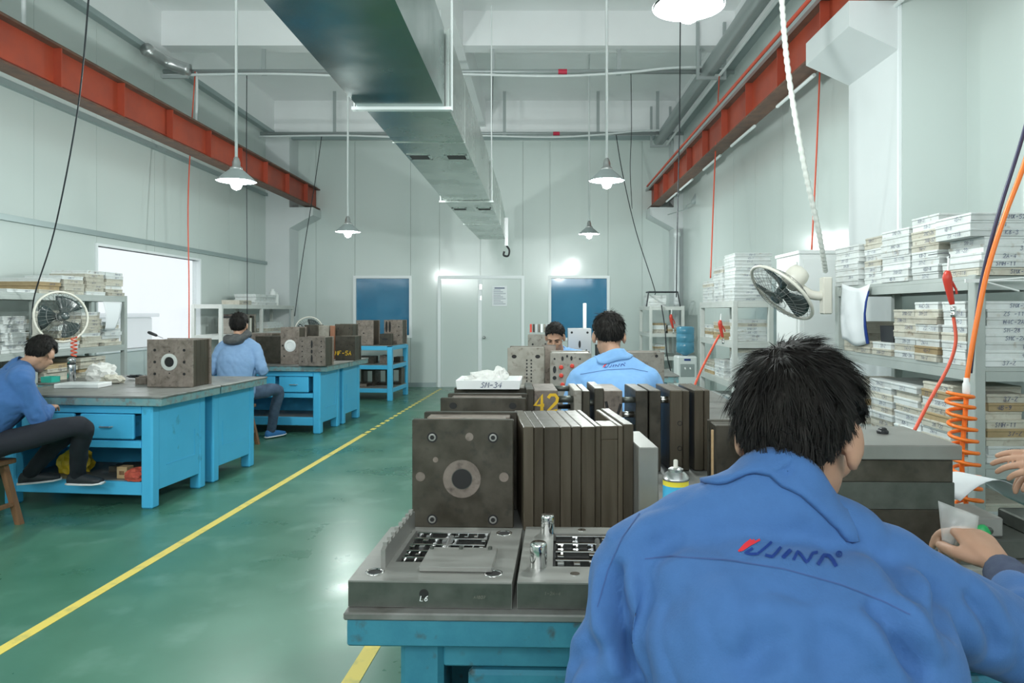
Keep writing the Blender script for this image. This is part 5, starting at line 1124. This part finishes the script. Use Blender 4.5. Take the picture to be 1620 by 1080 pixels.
def hair(M_, parent, s_=1.0, strands=0, seed=1, thick=1.5):
    bm = bmesh.new(); bmesh.ops.create_icosphere(bm, subdivisions=5, radius=1); S = M_ @ Matrix.Scale(s_, 4); c_ = Vector((0, -.014, .030)); ok = {}
    loc = {}
    for v in bm.verts:
        d = v.co.normalized(); r = Vector((.082+.004*thick, .103+.005*thick, .097+.005*thick))
        p = Vector((d.x*r.x, d.y*r.y, d.z*r.z)); p += d*(.007*noise.fractal(d*8+Vector((seed, 0, 0)), 1, 2, 3)+.0018*noise.noise(Vector((d.x*40, d.y*40, d.z*9))))
        q = p+c_; lim = hl(q.y)
        if abs(q.x) > .05 and -.044 < q.y < .03 and q.z < .05: lim = max(lim, .045)
        t = (q.z-lim)/.022; t = min(1, max(0, t)); t = t*t*(3-2*t)
        q = c_+p*(.80+.20*t); v.co = S @ q; ok[v.index] = t
    bm.normal_update(); me = bpy.data.meshes.new('hair'); bm.to_mesh(me)
    me.polygons.foreach_set('use_smooth', [True]*len(me.polygons)); h = put('hair', me, 'hair', parent); Si = S.inverted()
    if strands:
        rr = random.Random(seed); crown = S @ Vector((-.012, -.085, .095)); m = MB(); fcs = [f for f in bm.faces if all(ok[v.index] > .5 for v in f.verts)]
        upv = (M_.to_3x3() @ Vector((0, 0, 1)))
        for k in range(strands):
            f = rr.choice(fcs); w_ = [rr.random() for _ in range(3)]; sm = sum(w_); p = sum((v.co*(a/sm) for v, a in zip(f.verts, w_)), Vector())
            n = f.normal; fl = (p-crown); fl = fl-n*fl.dot(n); dist = fl.length
            if dist < 1e-4: continue
            fl.normalize(); g_ = -upv+n*upv.dot(n); fl = (fl*1.0+g_*min(.8, dist*5)+Vector((rr.gauss(0, .16), rr.gauss(0, .16), rr.gauss(0, .16)))); fl = (fl-n*fl.dot(n)).normalized()
            sd = fl.cross(n).normalized(); ln = rr.uniform(.024, .048)*s_; lift = rr.uniform(.0, .17); wd = rr.uniform(.00035, .0007)*(1 if strands > 3000 else 2.4)
            if dist < .045: lift *= .5
            lq = Si @ p
            if abs(lq.x) > .045 and lq.y > -.075 and lq.z < .085: ln *= .35; lift *= .3
            if lq.z < -.035: ln *= .45
            q = [p-n*.002, p+fl*ln*.4+n*ln*lift*.28, p+fl*ln*.78+n*ln*lift*.34, p+fl*ln+n*ln*lift*.25]
            q = [a-n*((a-p).dot(fl)**2)/.19 for a in q]
            ws = [wd, wd, wd*.7, wd*.12]
            m.add([a+sd*b for a, b in zip(q, ws)]+[a-sd*b for a, b in zip(q, ws)], [(0, 1, 5, 4), (1, 2, 6, 5), (2, 3, 7, 6)])
        me2 = m.mesh('hair_strands', X['hair'], True); me2.materials.clear(); o = put('hair_strands', me2, 'hair', h); o.matrix_parent_inverse = Matrix.Identity(4); o['kind'] = 'stuff'
    bm.free(); return h
def person(name, label, J, cloth, legs, shoes, voxel=.010, fat=1.0, fold=.006, strands=0, hood=False, cuffs=None, hands=True, seed=1, facebits=False, curlL=.6, curlR=.6, backL=None, backR=None, hs=1.0, crease=(), fscale=1.0, thick=1.6, sleeve=.06):
    J = {k: (Vector(v) if not isinstance(v, (float, int)) else v) for k, v in J.items()}
    base = Vector((J['pelvis'].x, J['pelvis'].y, 0)); t = thing('person', label, 'person', base)
    HM = Matrix.Translation(J['head']) @ frame(J['face'], J.get('headup', (0, 0, 1)))
    sa = (J['shR']-J['shL']).normalized(); ha = (J['hipR']-J['hipL']).normalized() if 'hipR' in J else sa
    if 'hipR' not in J:
        J['hipL'] = J['pelvis']-sa*.09; J['hipR'] = J['pelvis']+sa*.09
    smid = (J['shL']+J['shR'])/2; half = (J['shR']-J['shL']).length/2
    ax = (smid-J['chest']).normalized(); ax0 = (J['chest']-J['pelvis']).normalized()
    def fb(a, side): return a.cross(side).normalized()
    def torso(m, g, top=True):
        pv, ch, nk = J['pelvis'], J['chest'], J['neck']; f0, f1 = fb(ax0, ha), fb(ax, sa)
        f0 = f0 if f0.dot(f1) > 0 else -f0; mid = ha.lerp(sa, .5).normalized(); fm = f0.lerp(f1, .5)
        loft(m, [(pv-ax0*.06, ha*(.155*fat+g), f0*(.115*fat+g)), (pv, ha*(.165*fat+g), f0*(.12*fat+g)), (pv.lerp(ch, .5), mid*(.155*fat+g), fm*(.112*fat+g)), (ch, sa*(.172*fat+g), f1*(.12*fat+g)),
                 (ch.lerp(smid, .6), sa*(half*.98+g), f1*(.108*fat+g)), (smid, sa*(half*.88+g), f1*(.080*fat+g)), (smid.lerp(nk, .55), sa*(half*.55+g), f1*(.066+g)), (nk, sa*(.060+g), f1*(.058+g))])
    def arms(m, g, trim_=0):
        for s_ in 'LR':
            sh, el, wr = J['sh'+s_], J['el'+s_], J['wr'+s_]; wr2 = wr.lerp(el, trim_)
            inn = sh.lerp(smid, .25)
            limb(m, [inn, sh, sh.lerp(el, .5), el, el.lerp(wr2, .5), wr2], [.050+g, .056+g, .047+g, .041+g, .038+g, .028+g], 16, 4)
    # body
    m = MB(); torso(m, -.035); arms(m, -.014); head_parts(m, HM, hs)
    nb = HM @ (Vector((0, -.022, -.055))*hs); limb(m, [J['neck']-(nb-J['neck'])*.35, J['neck'].lerp(nb, .5), nb], [.055*hs, .050*hs, .050*hs], 14, 4)
    if 'knL' in J:
        for s_ in 'LR': limb(m, [J['hip'+s_], J['hip'+s_].lerp(J['kn'+s_], .5), J['kn'+s_], J['kn'+s_].lerp(J['an'+s_], .45), J['an'+s_]], [.072, .064, .048, .044, .032], 14, 4)
    mes = [remesh(m, min(voxel, .0075), 3, .4)]
    if hands:
        for s_, cu, bk in (('L', curlL, backL), ('R', curlR, backR)):
            d = J.get('hd'+s_, J['wr'+s_]-J['el'+s_]); mes.append(hand(J['wr'+s_]+Vector(d).normalized()*.012, d, bk or (0, 0, 1), 1 if s_ == 'L' else -1, cu, hs, .6))
    body = merge(mes, 'body'); put('body', body, 'skin', t)
    if facebits: face_bits(HM, t, hs)
    hair(HM, t, hs, strands, seed, thick)
    # jacket
    m = MB(); torso(m, .012*fat); arms(m, .014*fat, sleeve)
    for s_ in 'LR': limb(m, [J['neck']-ax*.02, J['neck'].lerp(J['sh'+s_], .5), J['sh'+s_]], [.060*fat, .062*fat, .062*fat], 16, 4)
    if cloth: 
        jk = remesh(m, voxel, 9, .5)
        bm_ = bmesh.new(); bm_.from_mesh(jk); tr0 = BVHTree.FromBMesh(bm_); bm_.free(); creases = []
        for a, b, w_, d in crease:
            ha_, hb_ = [tr0.ray_cast(Vector((0, 0, CH)), (P(*q, 1.0)-Vector((0, 0, CH))).normalized())[0] for q in (a, b)]
            if ha_ and hb_: creases.append((ha_, hb_, w_, d))
        def fn(p, n):
            d = fold*(.55*noise.fractal(Vector((p.x*5, p.y*5, p.z*7))*fscale+Vector((seed*3.1, 0, 0)), 1, 2, 3)+.55*1.5*(abs(noise.noise(Vector((p.x*11+p.z*6, p.y*11, p.z*8-p.x*5))*fscale+Vector((0, seed, 0))))**.7-.3))
            for a, b, w_, dd in creases:
                ab = b-a; tt = max(0, min(1, (p-a).dot(ab)/ab.length_squared)); q = (p-(a+ab*tt)); dist = q.length
                if dist < w_*4:
                    sg = 1 if q.dot(sa) > 0 else -1
                    d += -dd*math.exp(-(dist/w_)**2)*(1-abs(2*tt-1)**3)+dd*.6*math.exp(-((dist-w_*1.7)/w_)**2)*(1-abs(2*tt-1)**2)
            for s_ in 'LR':
                e_ = (p-J['el'+s_]).length
                if e_ < .16: dr = (J['wr'+s_]-J['el'+s_]).normalized(); k_ = (p-J['el'+s_]).dot(dr); d += fold*.75*math.sin(k_*120+3*noise.noise(p*14))*max(0, 1-e_/.16)
            return d
        displace(jk, fn); jo = put('jacket', jk, cloth, t)
    else: jo = None
    # collar
    nk = J['neck']; nd = (nb-nk).normalized(); back = -Vector(J['face']); back = (back-nd*back.dot(nd)); bb_ = fb(ax, sa); bb_ = bb_ if bb_.dot(back) > 0 else -bb_
    bb_ = (bb_-nd*bb_.dot(nd)).normalized(); sd = bb_.cross(nd)
    if not hood:
        m = MB(); rows = 9; cols = 33; vs = []
        prof = [(.056, .008), (.058, .020), (.061, .027), (.066, .028), (.071, .022), (.077, .006), (.085, -.014), (.091, -.029), (.088, -.031)]
        for i in range(cols):
            a = (i/(cols-1)-.5)*2*PI*.80
            for r, z in prof:
                wob = 1+.05*math.cos(a*2); vs.append(nk+(bb_*math.cos(a)+sd*math.sin(a)*1.06)*r*hs*wob*(1.02)+nd*(z*hs+.004*math.cos(a*3)))
        if jo:
            bm_ = bmesh.new(); bm_.from_mesh(jo.data); tj = BVHTree.FromBMesh(bm_); bm_.free()
            for q in range(len(vs)):
                j_ = q % rows
                if j_ >= 4:
                    hit, nn, _i, _d = tj.find_nearest(vs[q]); w_ = (.35, .75, 1, 1, 1)[j_-4]
                    if hit: vs[q] = vs[q].lerp(hit+nn*(.006 if j_ < 8 else .001), w_)
        m.add(vs, [(i*rows+j, (i+1)*rows+j, (i+1)*rows+j+1, i*rows+j+1) for i in range(cols-1) for j in range(rows-1)])
        c_ = put('collar', m.mesh('collar', X[cloth], True), cloth, t) if cloth else None
        if c_: c_.data.materials.clear(); c_.data.materials.append(X[cloth]); md = c_.modifiers.new('t', 'SOLIDIFY'); md.thickness = .003; md.offset = 0
    else:
        m = MB(); 
        ring = [nk+(bb_*math.cos(a)*.10+sd*math.sin(a)*.115)+nd*(.035-.085*max(0, math.cos(a)))*1.0+bb_*.03 for a in [2*PI*k/24 for k in range(24)]]
        m.tube(ring, .042, 10, closed=True); ell(m, nk+bb_*.08-nd*.03, (.10, .06, .07)); hm = remesh(m, .009, 4)
        displace(hm, lambda p, n: .006*noise.noise(Vector((p.x*14, p.y*14, p.z*30)))); put('hood', hm, 'grey_cloth', t)
    # cuffs
    if cuffs:
        for s_ in 'LR':
            m = MB(); wr, el = J['wr'+s_], J['el'+s_]; d = (wr-el).normalized(); limb(m, [wr-d*.12, wr-d*.06, wr-d*.010], [.043, .041, .035], 16, 4); put('cuff', m.mesh('cuff', X[cuffs], True), cuffs, t)
    if 'knL' in J:
        m = MB()
        for s_ in 'LR': limb(m, [J['pelvis'].lerp(J['hip'+s_], .6), J['hip'+s_].lerp(J['kn'+s_], .5), J['kn'+s_], J['kn'+s_].lerp(J['an'+s_], .45), J['an'+s_]], [.10, .085, .066, .060, .052], 16, 4)
        ell(m, J['pelvis'], (.16, .13, .11)); tm = remesh(m, .012, 3); displace(tm, lambda p, n: .006*noise.noise(p*13)); put('trousers', tm, legs, t)
        for s_ in 'LR':
            a = J['an'+s_]; td = Vector(J['toe'+s_]).normalized(); up = Vector((0, 0, 1)); sd2 = td.cross(up).normalized(); g0 = a-up*.085
            m = MB(); loft(m, [(g0-td*.075+up*.03, sd2*.022, up*.025), (g0-td*.06+up*.045, sd2*.034, up*.042), (g0+up*.05, sd2*.038, up*.05), (g0+td*.07+up*.042, sd2*.043, up*.036), (g0+td*.14+up*.034, sd2*.045, up*.026), (g0+td*.185+up*.03, sd2*.032, up*.018)], 16)
            sh = put('shoe', remesh(m, .006, 3), shoes, t)
            m = MB(); loft(m, [(g0-td*.082+up*.008, sd2*.026, up*.009), (g0-td*.05+up*.009, sd2*.040, up*.011), (g0+td*.06+up*.008, sd2*.046, up*.010), (g0+td*.14+up*.010, sd2*.049, up*.010), (g0+td*.195+up*.016, sd2*.032, up*.010)], 16); so = put('sole', m.mesh('sole', X['sole'], True), 'sole', sh); so.data.materials.clear(); so.data.materials.append(X['sole']); so.matrix_parent_inverse = Matrix.Identity(4)
    return t, jo, J
def stool(label, x, y, h, rz=0.0):
    t = thing('stool', label, 'stool', (x, y, 0), rz)
    m = MB(); m.cbox((0, 0, h-.0175), (.36, .26, .035), .006); m.obj('seat', X['wood'], t)
    for sx in (-1, 1):
        for sy in (-1, 1):
            m = MB(); a, b = Vector((sx*.12, sy*.08, h-.036)), Vector((sx*.19, sy*.14, 0)); u = Vector((.02, 0, 0)); v = Vector((0, .02, 0))
            m.add([b-u-v, b+u-v, b+u+v, b-u+v, a-u-v, a+u-v, a+u+v, a-u+v], [(0,3,2,1),(4,5,6,7),(0,1,5,4),(1,2,6,5),(2,3,7,6),(3,0,4,7)]); m.obj('leg', X['wood'], t)
    for sx in (-1, 1): m = MB(); m.cbox((sx*.168, 0, .15), (.025, .22, .03), .003); m.obj('stretcher', X['wood'], t)
    m = MB(); m.cbox((0, 0, .24), (.28, .025, .03), .003); m.obj('stretcher', X['wood'], t)
    return t
# near man
cr = [((968, 885), (1006, 1070), .014, .042), ((1000, 878), (1090, 838), .020, .009), ((1365, 950), (1470, 1078), .016, .032), ((1165, 1075), (1245, 990), .020, .010), ((1395, 868), (1450, 960), .020, .012),
      ((1470, 905), (1500, 1010), .016, .014), ((1530, 930), (1585, 1040), .016, .014), ((900, 985), (955, 905), .016, .010), ((905, 1060), (985, 1010), .014, .010), ((1095, 1070), (1060, 930), .026, .008), ((1540, 900), (1600, 960), .012, .010), ((1290, 1070), (1330, 985), .024, .007)]
near, jk, NJ = person('person', 'man in blue work jacket with printed back, nearest the camera', dict(pelvis=(.33, .72, .74), chest=(.33, .87, 1.05), neck=(.338, .985, 1.232), head=(.396, 1.062, 1.308), face=(.54, .73, -.42),
    shL=(.150, .99, 1.142), shR=(.520, .945, 1.105), elL=(.085, .955, .93), wrL=(.17, 1.20, .955), elR=(.755, 1.00, .995), wrR=(.828, 1.24, 1.036), hdR=(.0, .09, .038),
    knL=(.20, 1.12, .70), anL=(.20, 1.05, .33), knR=(.46, 1.12, .70), anR=(.46, 1.05, .33), toeL=(0, 1, 0), toeR=(0, 1, 0)), 'uniform', 'trousers', 'shoe', .0065, 1.05, .013, 22000, thick=1.9, sleeve=.32, cuffs='navy', seed=2, curlL=.7, curlR=1.25, backR=(.2, -.7, .6), hs=1.03, crease=cr, facebits=True)
stool('high wooden stool under the nearest man', .33, .72, .60)
# print, seams on the near jacket
dg = bpy.context.evaluated_depsgraph_get()
def bvh_of(o):
    bm = bmesh.new(); bm.from_mesh(o.data); t_ = BVHTree.FromBMesh(bm); bm.free(); return t_
def project(tree, pts2, Y0, off=.0012):
    out = []
    for x, z in pts2:
        h, n, i, d = tree.ray_cast(Vector((x, Y0, z)), Vector((0, 1, 0)))
        out.append(h+n*off if h else Vector((x, Y0+.4, z)))
    return out
def cam_project(tree, pts, off):       # decals: (px, -py) on the cloth as the camera sees it
    out = []; last = None
    for x, y in pts:
        h, n, i, d = tree.ray_cast(Vector((0, 0, CH)), (P(x, -y, 1.0)-Vector((0, 0, CH))).normalized())
        if h is None or (last and (h-last).length > .12): h, n = (last or Vector()), Vector((0, -1, 0))
        last = h; out.append(h+n*off)
    return out
def resample(ln, step):
    out = [Vector(ln[0])]
    for a, b in zip(ln[:-1], ln[1:]):
        a, b = Vector(a), Vector(b); n = max(1, int((b-a).length/step)); out += [a.lerp(b, k/n) for k in range(1, n+1)]
    return out
def emblem(parent, jacket, org, sc_, rot, Y0, Yd):
    tree = bvh_of(jacket); ca, sa = math.cos(rot), math.sin(rot)
    def project(tree, pts, Y0, off=.0012): return cam_project(tree, pts, off)
    def T(p): x, y = p; return (org[0]+(x*ca-y*sa)*sc_, org[1]+(x*sa+y*ca)*sc_)
    # emblem drawn in its own units (width about 13), level baseline
    def U(q): x, y = q[0]/100-1.4, -(q[1]/100-3.55); c2, s2 = math.cos(.153), math.sin(.153); return (x*c2-y*s2, x*s2+y*c2)
    red = [[U(q) for q in ln] for ln in ([(150, 352), (230, 262), (310, 200)], [(175, 345), (255, 270), (350, 203)], [(195, 335), (290, 270), (420, 200)])]
    blue = [([U(q) for q in ln], w_) for ln, w_ in (([(330, 310), (235, 368), (300, 384), (390, 382), (480, 310), (570, 228)], .34), ([(490, 398), (580, 420), (640, 360), (690, 292)], .36), ([(712, 435), (770, 375), (818, 330)], .50), ([(850, 460), (905, 352), (940, 385), (1015, 490), (1060, 440), (1095, 372), (1160, 362)], .36), ([(1158, 520), (1205, 455), (1240, 398), (1310, 408), (1360, 470), (1398, 545)], .48))]
    m = MB()
    for ln in red:
        vs, fs = ribbons([resample(ln, .15)], .27); m.add(project(tree, [T(v) for v in vs], Y0), fs)
    e1 = m.mesh('print_mark', X['redprint']); e1.materials.clear(); o = put('print_mark', e1, 'redprint', parent)
    m = MB()
    for ln, w_ in blue:
        vs, fs = ribbons([resample(ln, .15)], w_); m.add(project(tree, [T(v) for v in vs], Y0), fs)
    rc = U((1435, 385)); vs, fs = ribbons([[(rc[0]+.35*math.cos(a*PI/8), rc[1]+.35*math.sin(a*PI/8)) for a in range(17)], [(rc[0]-.1, rc[1]-.15), (rc[0]-.1, rc[1]+.2), (rc[0]+.1, rc[1]+.1), (rc[0]-.1, rc[1]), (rc[0]+.15, rc[1]-.15)]], .13); m.add(project(tree, [T(v) for v in vs], Y0), fs)
    e2 = m.mesh('print_letters', X['blueink']); e2.materials.clear(); put('print_letters', e2, 'blueink', parent)
emblem(near, jk, (1167.5, -873.5), 12.35, -.153, .35, .9)
def seam(parent, tree, pix, Yg, wd, Y0, mt='seam', name='seam'):
    ln = [(x, -y) for x, y in pix]; vs, fs = ribbons([resample(ln, 4.0 if Yg < 2 else 1.5)], wd*F/Yg); m = MB(); m.add(cam_project(tree, [tuple(v) for v in vs], .0008), fs)
    me = m.mesh(name, X[mt], True); me.materials.clear(); return put(name, me, mt, parent)
tr_ = bvh_of(jk)
seam(near, tr_, [(1020, 884), (1060, 880), (1150, 886), (1240, 900), (1330, 925), (1400, 952), (1440, 972)], .87, .0016, .35)
seam(near, tr_, [(1012, 812), (985, 850), (962, 900), (945, 960)], .93, .0012, .35)
# middle man
mid, jk2, _ = person('person', 'man in light blue jacket with small printed back, behind the opened mold', dict(pelvis=(.41, 3.60, .70), chest=(.41, 3.70, 1.04), neck=(.403, 3.775, 1.252), head=(.388, 3.835, 1.357), face=(.03, .86, -.50), shL=(.225, 3.75, 1.135), shR=(.590, 3.75, 1.135), elL=(.165, 3.72, .92), wrL=(.27, 3.97, .93), elR=(.675, 3.80, .945), wrR=(.56, 4.02, .94),
    knL=(.28, 3.98, .66), anL=(.28, 3.92, .30), knR=(.54, 3.98, .66), anR=(.54, 3.92, .30), toeL=(0, 1, 0), toeR=(0, 1, 0)), 'uniform_far', 'trousers', 'shoe', .009, 1.02, .008, 2600, seed=5, hs=1.03, fscale=1)
stool('high wooden stool under the middle man', .41, 3.60, .56)
emblem(mid, jk2, (953.5, -581.5), 2.75, .07, 3.2, 3.6)
seam(mid, bvh_of(jk2), [(918, 592), (960, 585), (1000, 583), (1025, 588)], 3.63, .003, 3.2)
# facing man
person('person', 'man facing the camera with bowed head, behind the molds', dict(pelvis=(.20, 6.33, .66), chest=(.19, 6.27, .98), neck=(.18, 6.20, 1.135), head=(.145, 6.10, 1.268), face=(-.16, -.86, -.46), shR=(-.01, 6.21, 1.085), shL=(.37, 6.21, 1.085), elR=(-.06, 6.12, .87), wrR=(.05, 5.93, .93), elL=(.43, 6.12, .87), wrL=(.30, 5.93, .93),
    knR=(.08, 5.98, .60), anR=(.08, 6.0, .20), knL=(.32, 5.98, .60), anL=(.32, 6.0, .20), toeL=(0, -1, 0), toeR=(0, -1, 0)), 'uniform_far', 'trousers', 'shoe', .009, 1.0, .005, 900, seed=8, facebits=True)
stool('wooden stool under the man facing the camera', .20, 6.35, .52)
# hooded man on the left
person('person', 'man in padded light blue coat and grey hood seated at the mold bench', dict(pelvis=(-3.37, 7.72, .60), chest=(-3.37, 7.78, .92), neck=(-3.378, 7.84, 1.185), head=(-3.402, 7.90, 1.335), face=(-.12, .97, -.15), shL=(-3.56, 7.82, 1.075), shR=(-3.18, 7.80, 1.075), elL=(-3.66, 7.76, .83), wrL=(-3.52, 8.02, .87), elR=(-3.07, 7.74, .83), wrR=(-3.22, 8.02, .87),
    knL=(-3.50, 8.10, .55), anL=(-3.52, 8.22, .095), knR=(-3.02, 8.06, .58), anR=(-3.16, 8.22, .095), toeL=(.2, 1, 0), toeR=(.55, .85, 0)), 'puffer', 'jeans', 'shoe_blue', .010, 1.22, .010, 1800, hood=True, seed=11, hs=1.06, thick=3.0)
stool('wooden stool under the hooded man', -3.37, 7.72, .46, TH)
# man at left edge
person('person', 'man in blue jacket and black trousers bending over the left bench', dict(pelvis=(-3.90, 4.74, .57), chest=(-3.70, 4.82, .90), neck=(-3.66, 4.92, 1.105), head=(-3.57, 4.985, 1.19), face=(-.12, .78, -.62), headup=(0, .65, .75), shL=(-3.82, 5.06, 1.04), shR=(-3.54, 4.75, 1.02), elL=(-3.72, 5.16, .80), wrL=(-3.62, 5.05, .80), elR=(-3.455, 4.81, .76), wrR=(-3.54, 5.02, .79),
    hipL=(-3.90, 4.83, .55), hipR=(-3.86, 4.65, .55), knL=(-3.40, 5.02, .64), anL=(-3.80, 5.20, .295), knR=(-3.20, 4.86, .70), anR=(-3.42, 5.16, .297), toeL=(.8, .5, 0), toeR=(1, -.05, 0)), 'uniform', 'trousers', 'shoe', .009, 1.30, .011, 1500, seed=14, hs=1.02)
stool('brown wooden stool under the man at the left edge', -3.86, 4.78, .47, TH)
# worker whose hand reaches in from the right edge
person('person', 'worker whose bare hand reaches in at the right edge', dict(pelvis=(1.85, 1.42, .95), chest=(1.82, 1.46, 1.25), neck=(1.80, 1.48, 1.48), head=(1.74, 1.53, 1.62), face=(-.75, .45, -.45), shR=(1.90, 1.66, 1.42), shL=(1.72, 1.33, 1.42), elR=(1.68, 1.82, 1.16), wrR=(1.42, 1.85, 1.10), elL=(1.52, 1.48, 1.16), wrL=(1.305, 1.69, 1.115), hdL=(-.09, .05, .012),
    knL=(1.80, 1.36, .50), anL=(1.82, 1.34, .09), knR=(1.88, 1.52, .50), anR=(1.90, 1.50, .09), toeL=(-1, .3, 0), toeR=(-1, .3, 0)), 'uniform', 'trousers', 'shoe', .011, 1.0, .006, 300, seed=17, curlL=.55, backL=(-.2, -.5, .8))
# clear bag in the near man's hand
sheet('zip_bag', 'clear zip bag of small parts held by the nearest man', 'plastic bag', lambda u, v: Vector(P(1484+64*u+(6-14*u)*v, 792+24*u+62*v, 1.335-.012*math.sin(u*PI)*math.sin(v*PI*.9)-.006*math.sin(u*8+v*5))), 14, 14, 'bag', .0012)
